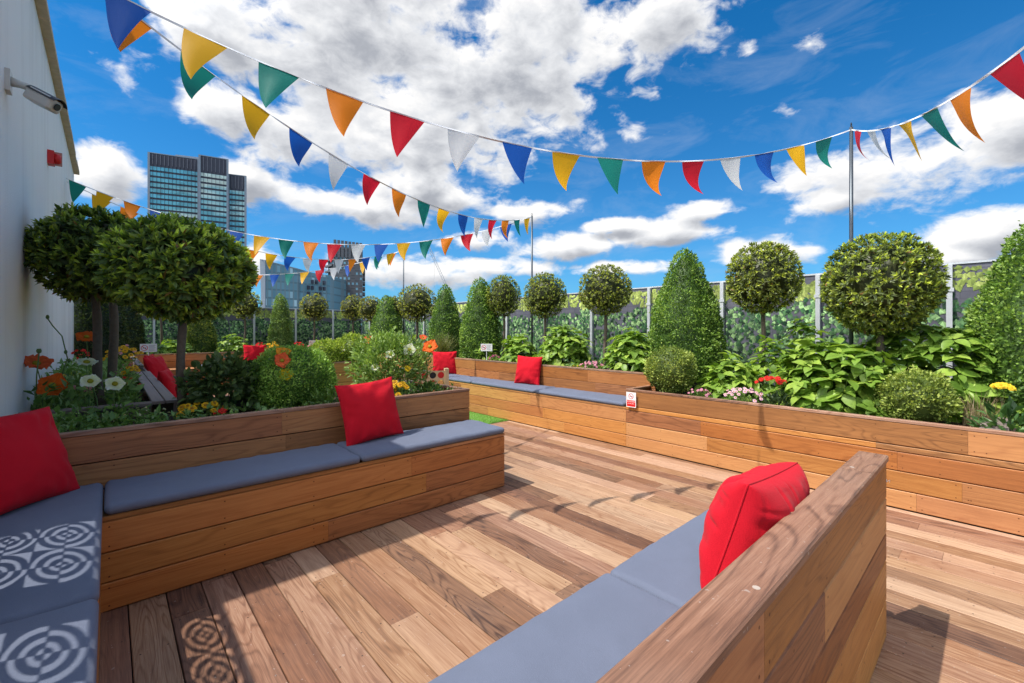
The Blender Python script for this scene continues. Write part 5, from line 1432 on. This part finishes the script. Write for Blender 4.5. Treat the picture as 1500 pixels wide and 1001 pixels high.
mb = MB(); mb.box(x0g - .05, x0g, -.22, .22, 0, .05); mb.build('foot', m_ply, t); mb = MB(); mb.box(-x0g, -x0g + .05, -.22, .22, 0, .05); mb.build('foot', m_ply, t)
for i in range(nx):
    for k in range(nz):
        if (i * 7 + k * 3) % 5 == 4 and k > 2: continue
        mb = MB(); cx, cz = x0g + (i + .5) * pit, z0g + (k + .5) * pit
        mb.tube([(cx, -.012, cz), (cx, .012, cz)], .047, 16)
        mb.build('counter', m_rs if (i + k * 2) % 3 else M['black'], t)

# ------------------------------------------------------------------ city beyond
def cw(u, dep, z=0):       # metres right of and ahead of the terrace viewpoint -> world
    s_, c_ = math.sin(TH), math.cos(TH)
    return Vector((dep * s_ + u * dep * c_, dep * c_ - u * dep * s_, z))
m_glass, nt, p = mat('tower glass')
g = N(nt, 'ShaderNodeNewGeometry'); pos = g.outputs['Position']
vo = nt.nodes.new('ShaderNodeTexVoronoi'); vo.inputs['Scale'].default_value = .35; nt.links.new(vmul(nt, pos, (1, 1, .9)), vo.inputs['Vector'])
nb_ = noise(nt, vmul(nt, pos, (.02, .02, .045)), 1.0, 3, .6)
cg = ramp(nt, nb_, [(.35, (.12, .52, .70)), (.5, (.20, .60, .70)), (.60, (.75, .88, .80))])
nt.links.new(mixc(nt, 1.0, cg, mth(nt, 'MULTIPLY_ADD', vo.outputs['Color'], .5, .72), 'MULTIPLY'), p.inputs['Base Color'])
p.inputs['Roughness'].default_value = .2; p.inputs['Specular IOR Level'].default_value = .5
m_span = flat('dark spandrel', (.075, .075, .105), .4, var=.2, scale=.5)
m_mul = flat('grey mullion', (.20, .20, .24), .5, var=.1, scale=.5)
m_trim = flat('pale tower trim', (.30, .34, .40), .5, var=.1, scale=.5)
def prism(mb, a, b, depth, z0, z1, out=0.0, tone=(.5,) * 3, z1b=None):
    """vertical slab: front edge a->b (world xy), depth away from the viewer"""
    a, b = Vector((a[0], a[1], 0)), Vector((b[0], b[1], 0)); l = (b - a).normalized(); nn = Vector((l.y, -l.x, 0))
    if nn.dot(-(a + b)) < 0: nn = -nn
    a0, b0 = a + nn * out, b + nn * out; bd = b.normalized(); a1, b1 = a + bd * depth, b + bd * depth
    zb = z1 if z1b is None else z1b
    V = [(*a0.xy, z0), (*b0.xy, z0), (*b1.xy, z0), (*a1.xy, z0), (*a0.xy, z1), (*b0.xy, zb), (*b1.xy, zb), (*a1.xy, z1)]
    mb.add(V, [(0, 1, 5, 4), (1, 2, 6, 5), (2, 3, 7, 6), (3, 0, 4, 7), (4, 5, 6, 7), (3, 2, 1, 0)], None, tone)
def glass_tower():
    t = empty('office_tower', cw(-.75, 226, -32), 0, 'tall stepped office tower with blue glass bands at the left', 'skyscraper')
    def TB(mb, name, m):
        o = mb.build(name, m, t); o.matrix_parent_inverse = Matrix.Translation(t.location).inverted(); return o
    for (u0, d0, u1, d1, zt, capb) in ((-.822, 220, -.709, 229, 89.5, 6.5), (-.7075, 223, -.6437, 229, 89.4, 8.5), (-.6415, 231, -.6028, 234, 82.5, 8)):
        a, b = cw(u0, d0), cw(u1, d1); dp = 24
        mb = MB(); prism(mb, a, b, dp, -32, zt); TB(mb, 'wall', m_span)
        z = zt - capb
        while z > -5:
            mb = MB(); prism(mb, a, b, -.05, z - 1.75, z, .25); TB(mb, 'window_band', m_glass)
            z -= 2.75
        l = (b - a); n = max(3, int(l.length / 1.5)); mb = MB()
        for i in range(n + 1):
            c_ = a + l * (i / n); q = l.normalized() * .12
            prism(mb, c_ - q, c_ + q, -.05, zt - capb + 1.2, zt - .4, .45)
        TB(mb, 'louvre_screen', m_mul)
        mb = MB()
        for i in range(n + 1):
            c_ = a + l * (i / n); q = l.normalized() * .045
            prism(mb, c_ - q, c_ + q, -.05, -5, zt - capb + 1.2, .40)
        TB(mb, 'mullions', m_span)
        mb = MB(); prism(mb, a - l.normalized() * .4, a + l.normalized() * .5, .1, -32, zt + .3, .7); prism(mb, b - l.normalized() * .5, b + l.normalized() * .4, .1, -32, zt + .3, .7); prism(mb, a, b, dp, zt + .02, zt + .45, .3); TB(mb, 'edge_trim', m_trim)
    mb = MB(); prism(mb, cw(-.762, 232), cw(-.706, 236), 10, 89.6, 93.5); TB(mb, 'plant_room', m_trim)
glass_tower()
m_veil, nt, p = mat('glazed office facade')
g = N(nt, 'ShaderNodeNewGeometry'); pos = g.outputs['Position']
sp_ = nt.nodes.new('ShaderNodeSeparateXYZ'); nt.links.new(pos, sp_.inputs[0])
hz_ = mth(nt, 'ADD', mth(nt, 'MULTIPLY', sp_.outputs[0], .80), mth(nt, 'MULTIPLY', sp_.outputs[1], -.60))
fl = mth(nt, 'LESS_THAN', mth(nt, 'FRACT', mth(nt, 'MULTIPLY', sp_.outputs[2], 1 / 3.9)), .22)
vt = mth(nt, 'LESS_THAN', mth(nt, 'FRACT', mth(nt, 'MULTIPLY', hz_, 1 / 1.35)), .35)
cell = nt.nodes.new('ShaderNodeTexWhiteNoise'); cell.noise_dimensions = '2D'
cbx = nt.nodes.new('ShaderNodeCombineXYZ'); nt.links.new(mth(nt, 'FLOOR', mth(nt, 'MULTIPLY', hz_, 1 / 1.35)), cbx.inputs[0]); nt.links.new(mth(nt, 'FLOOR', mth(nt, 'MULTIPLY', sp_.outputs[2], 1 / 3.9)), cbx.inputs[1]); nt.links.new(cbx.outputs[0], cell.inputs['Vector'])
cgl = ramp(nt, cell.outputs['Value'], [(0, (.15, .28, .34)), (.85, (.21, .37, .44)), (.93, (.28, .46, .54)), (.97, (.58, .76, .82))])
c1_ = mixc(nt, fl, cgl, (.16, .25, .29)); c2_ = mixc(nt, mth(nt, 'MULTIPLY', vt, .8), c1_, (.24, .30, .32))
nt.links.new(c2_, p.inputs['Base Color']); p.inputs['Roughness'].default_value = .25; p.inputs['Specular IOR Level'].default_value = .5
t = empty('office_building', cw(-.5, 215, -32), 0, 'low glass office building with a sloping roof line beyond the far fence', 'building')
def TB2(mb, name, m, t):
    o = mb.build(name, m, t); o.matrix_parent_inverse = Matrix.Translation(t.location).inverted(); return o
def quadprism(mb, pts, dep):
    V = [Vector(p_) for p_ in pts]; back = Vector((math.sin(TH), math.cos(TH), 0)) * dep
    W = [v + back for v in V]; n = len(V)
    mb.add(V + W, [tuple(range(n)), tuple(range(n, 2 * n))[::-1]] + [(i, (i + 1) % n, n + (i + 1) % n, n + i) for i in range(n)])
mb = MB(); quadprism(mb, [cw(-.561, 200, -32), cw(-.485, 212, -32), cw(-.485, 212, 1.35 + 212 * 88.5 / 647), cw(-.561, 200, 1.35 + 200 * 102 / 647)], 25); TB2(mb, 'wall', m_veil, t)
mb = MB(); quadprism(mb, [cw(-.571, 199.7, 1.35 + 199.7 * 104 / 647), cw(-.561, 199.9, -32), cw(-.559, 199.9, -32), cw(-.559, 199.9, 1.35 + 199.9 * 102.5 / 647)], 25); TB2(mb, 'leaning_fin', m_trim, t)
mb = MB(); quadprism(mb, [cw(-.484, 214, -32), cw(-.415, 226, -32), cw(-.415, 226, 1.35 + 226 * 80 / 647), cw(-.484, 214, 1.35 + 214 * 87 / 647)], 25); TB2(mb, 'stair_wing', m_veil, t)
mb = MB()
for i in range(5):
    u0 = -.462 + .009 * i
    for k in range(9):
        z0 = 1.35 + 217 * (74 - 9 * k) / 647
        if (i + k) % 3 == 0: continue
        a = cw(u0, 214.9 + (u0 + .484) * 173, z0)
        b = cw(u0 + .0045, 214.9 + (u0 + .4795) * 173, z0)
        quadprism(mb, [a - Vector((0, 0, 1.9)), b - Vector((0, 0, 1.9)), b, a], -1.3)
TB2(mb, 'dark_window', m_span, t)
mb = MB(); quadprism(mb, [cw(-.566, 199.5, 1.35 + 199.5 * 101.6 / 647), cw(-.485, 211.7, 1.35 + 211.7 * 88.2 / 647), cw(-.485, 211.7, 1.35 + 211.7 * 90 / 647), cw(-.566, 199.5, 1.35 + 199.5 * 103.4 / 647)], 26); TB2(mb, 'roof_edge', m_trim, t)

m_conc, nt, p = mat('woven concrete facade')
g = N(nt, 'ShaderNodeNewGeometry'); pos = g.outputs['Position']
sp_ = nt.nodes.new('ShaderNodeSeparateXYZ'); nt.links.new(pos, sp_.inputs[0])
hz_ = mth(nt, 'ADD', mth(nt, 'MULTIPLY', sp_.outputs[0], .74), mth(nt, 'MULTIPLY', sp_.outputs[1], -.67))
ci_ = mth(nt, 'MULTIPLY', hz_, 1 / 2.1); zi_ = mth(nt, 'MULTIPLY', sp_.outputs[2], 1 / 2.9)
par = mth(nt, 'MODULO', mth(nt, 'ADD', mth(nt, 'FLOOR', ci_), mth(nt, 'FLOOR', zi_)), 2.0)
cell = nt.nodes.new('ShaderNodeTexWhiteNoise'); cell.noise_dimensions = '2D'
cbx = nt.nodes.new('ShaderNodeCombineXYZ'); nt.links.new(mth(nt, 'FLOOR', ci_), cbx.inputs[0]); nt.links.new(mth(nt, 'FLOOR', zi_), cbx.inputs[1]); nt.links.new(cbx.outputs[0], cell.inputs['Vector'])
inw = mth(nt, 'MULTIPLY', mth(nt, 'LESS_THAN', mth(nt, 'ABSOLUTE', mth(nt, 'SUBTRACT', mth(nt, 'FRACT', ci_), .5)), .26), mth(nt, 'LESS_THAN', mth(nt, 'ABSOLUTE', mth(nt, 'SUBTRACT', mth(nt, 'FRACT', zi_), .5)), .22))
win = mth(nt, 'MULTIPLY', inw, mth(nt, 'GREATER_THAN', cell.outputs['Value'], .45))
ln = mth(nt, 'LESS_THAN', mth(nt, 'FRACT', mth(nt, 'ADD', zi_, mth(nt, 'MULTIPLY', par, .5))), .14)
cc_ = mixc(nt, mth(nt, 'MULTIPLY', ln, .75), mixc(nt, mth(nt, 'MULTIPLY', par, .45), (.13, .126, .135), (.085, .083, .092)), (.055, .055, .065))
cc_ = mixc(nt, win, cc_, (.22, .42, .52)); nt.links.new(cc_, p.inputs['Base Color']); p.inputs['Roughness'].default_value = .7
m_fin = flat('dark concrete fin', (.12, .12, .135), .7, var=.15, scale=.6)
t = empty('concrete_tower', cw(-.37, 252, -32), 0, 'dark woven concrete tower block with finned crown and ledged edges', 'skyscraper')
A_, B_ = cw(-.4045, 248), cw(-.338, 252)
hT = 1.35 + 250 * 113 / 647; hTop = 1.35 + 250 * 131 / 647
mb = MB(); prism(mb, A_, B_, 22, -32, hT + 3); TB2(mb, 'wall', m_conc, t)
C_ = cw(-.4165, 256)
mb = MB(); prism(mb, C_, A_ - Vector((.01, 0, 0)), 10, -32, hT + 1); TB2(mb, 'side_wall', m_conc, t)
lx = (B_ - A_).normalized(); nf = Vector((lx.y, -lx.x, 0));
if nf.dot(-A_) < 0: nf = -nf
for i in range(8):
    c_ = A_ + (B_ - A_) * ((i + .5) / 8)
    mb = MB(); prism(mb, c_ - lx * .75, c_ + lx * .75, 21, hT - 3, hTop - .18 * i, .9); TB2(mb, 'crown_fin', m_fin, t)
z = hT - 5; 
while z > -2:
    mb = MB(); prism(mb, B_ - lx * .02, B_ + lx * 1.3, 15, z, z + 1.5, -.6); TB2(mb, 'ledge', m_fin, t)
    mb = MB(); prism(mb, C_ - lx * .9, A_ - lx * .02, 1.5, z + .4, z + 1.5, .9); TB2(mb, 'ledge', m_fin, t)
    z -= 3.1
# distant crane
t = empty('tower_crane', cw(-.17, 330, -32), 0, 'thin pale lattice jib of a distant crane between two clipped trees', 'crane')
m_cr = flat('pale crane steel', (.45, .48, .52), .5)
def lattice(mb, a, b, w, n):
    a, b = Vector(a), Vector(b); up = Vector((0, 0, 1)); d = (b - a).normalized(); sd_ = d.cross(up).normalized() * w; u2 = sd_.cross(d).normalized() * w
    for q in (sd_ + u2, sd_ - u2, -sd_ - u2, -sd_ + u2): mb.tube([a + q, b + q], .10, 5)
    for i in range(n):
        p0_, p1_ = a.lerp(b, i / n), a.lerp(b, (i + 1) / n)
        mb.tube([p0_ + sd_ + u2, p1_ - sd_ + u2], .06, 4); mb.tube([p0_ - sd_ - u2, p1_ - sd_ + u2], .06, 4); mb.tube([p0_ + sd_ - u2, p1_ + sd_ + u2], .06, 4)
def zpx(py, dep): return 1.35 + dep * (483.5 - py) / 647
mb = MB(); lattice(mb, cw(-.138, 330, zpx(435, 330)), cw(-.1925, 330, zpx(356, 330)), .75, 22); TB2(mb, 'jib', m_cr, t)
mb = MB(); lattice(mb, cw(-.138, 330, -32), cw(-.138, 330, zpx(433, 330)), .9, 26); TB2(mb, 'mast', m_cr, t)
mb = MB(); mb.tube([cw(-.176, 330, zpx(378, 330)), cw(-.176, 330, zpx(432, 330))], .09, 4); mb.tube([cw(-.1925, 330, zpx(357, 330)), cw(-.176, 330, zpx(378, 330)) + Vector((0, 0, 1))], .06, 4); TB2(mb, 'hoist_rope', m_cr, t)
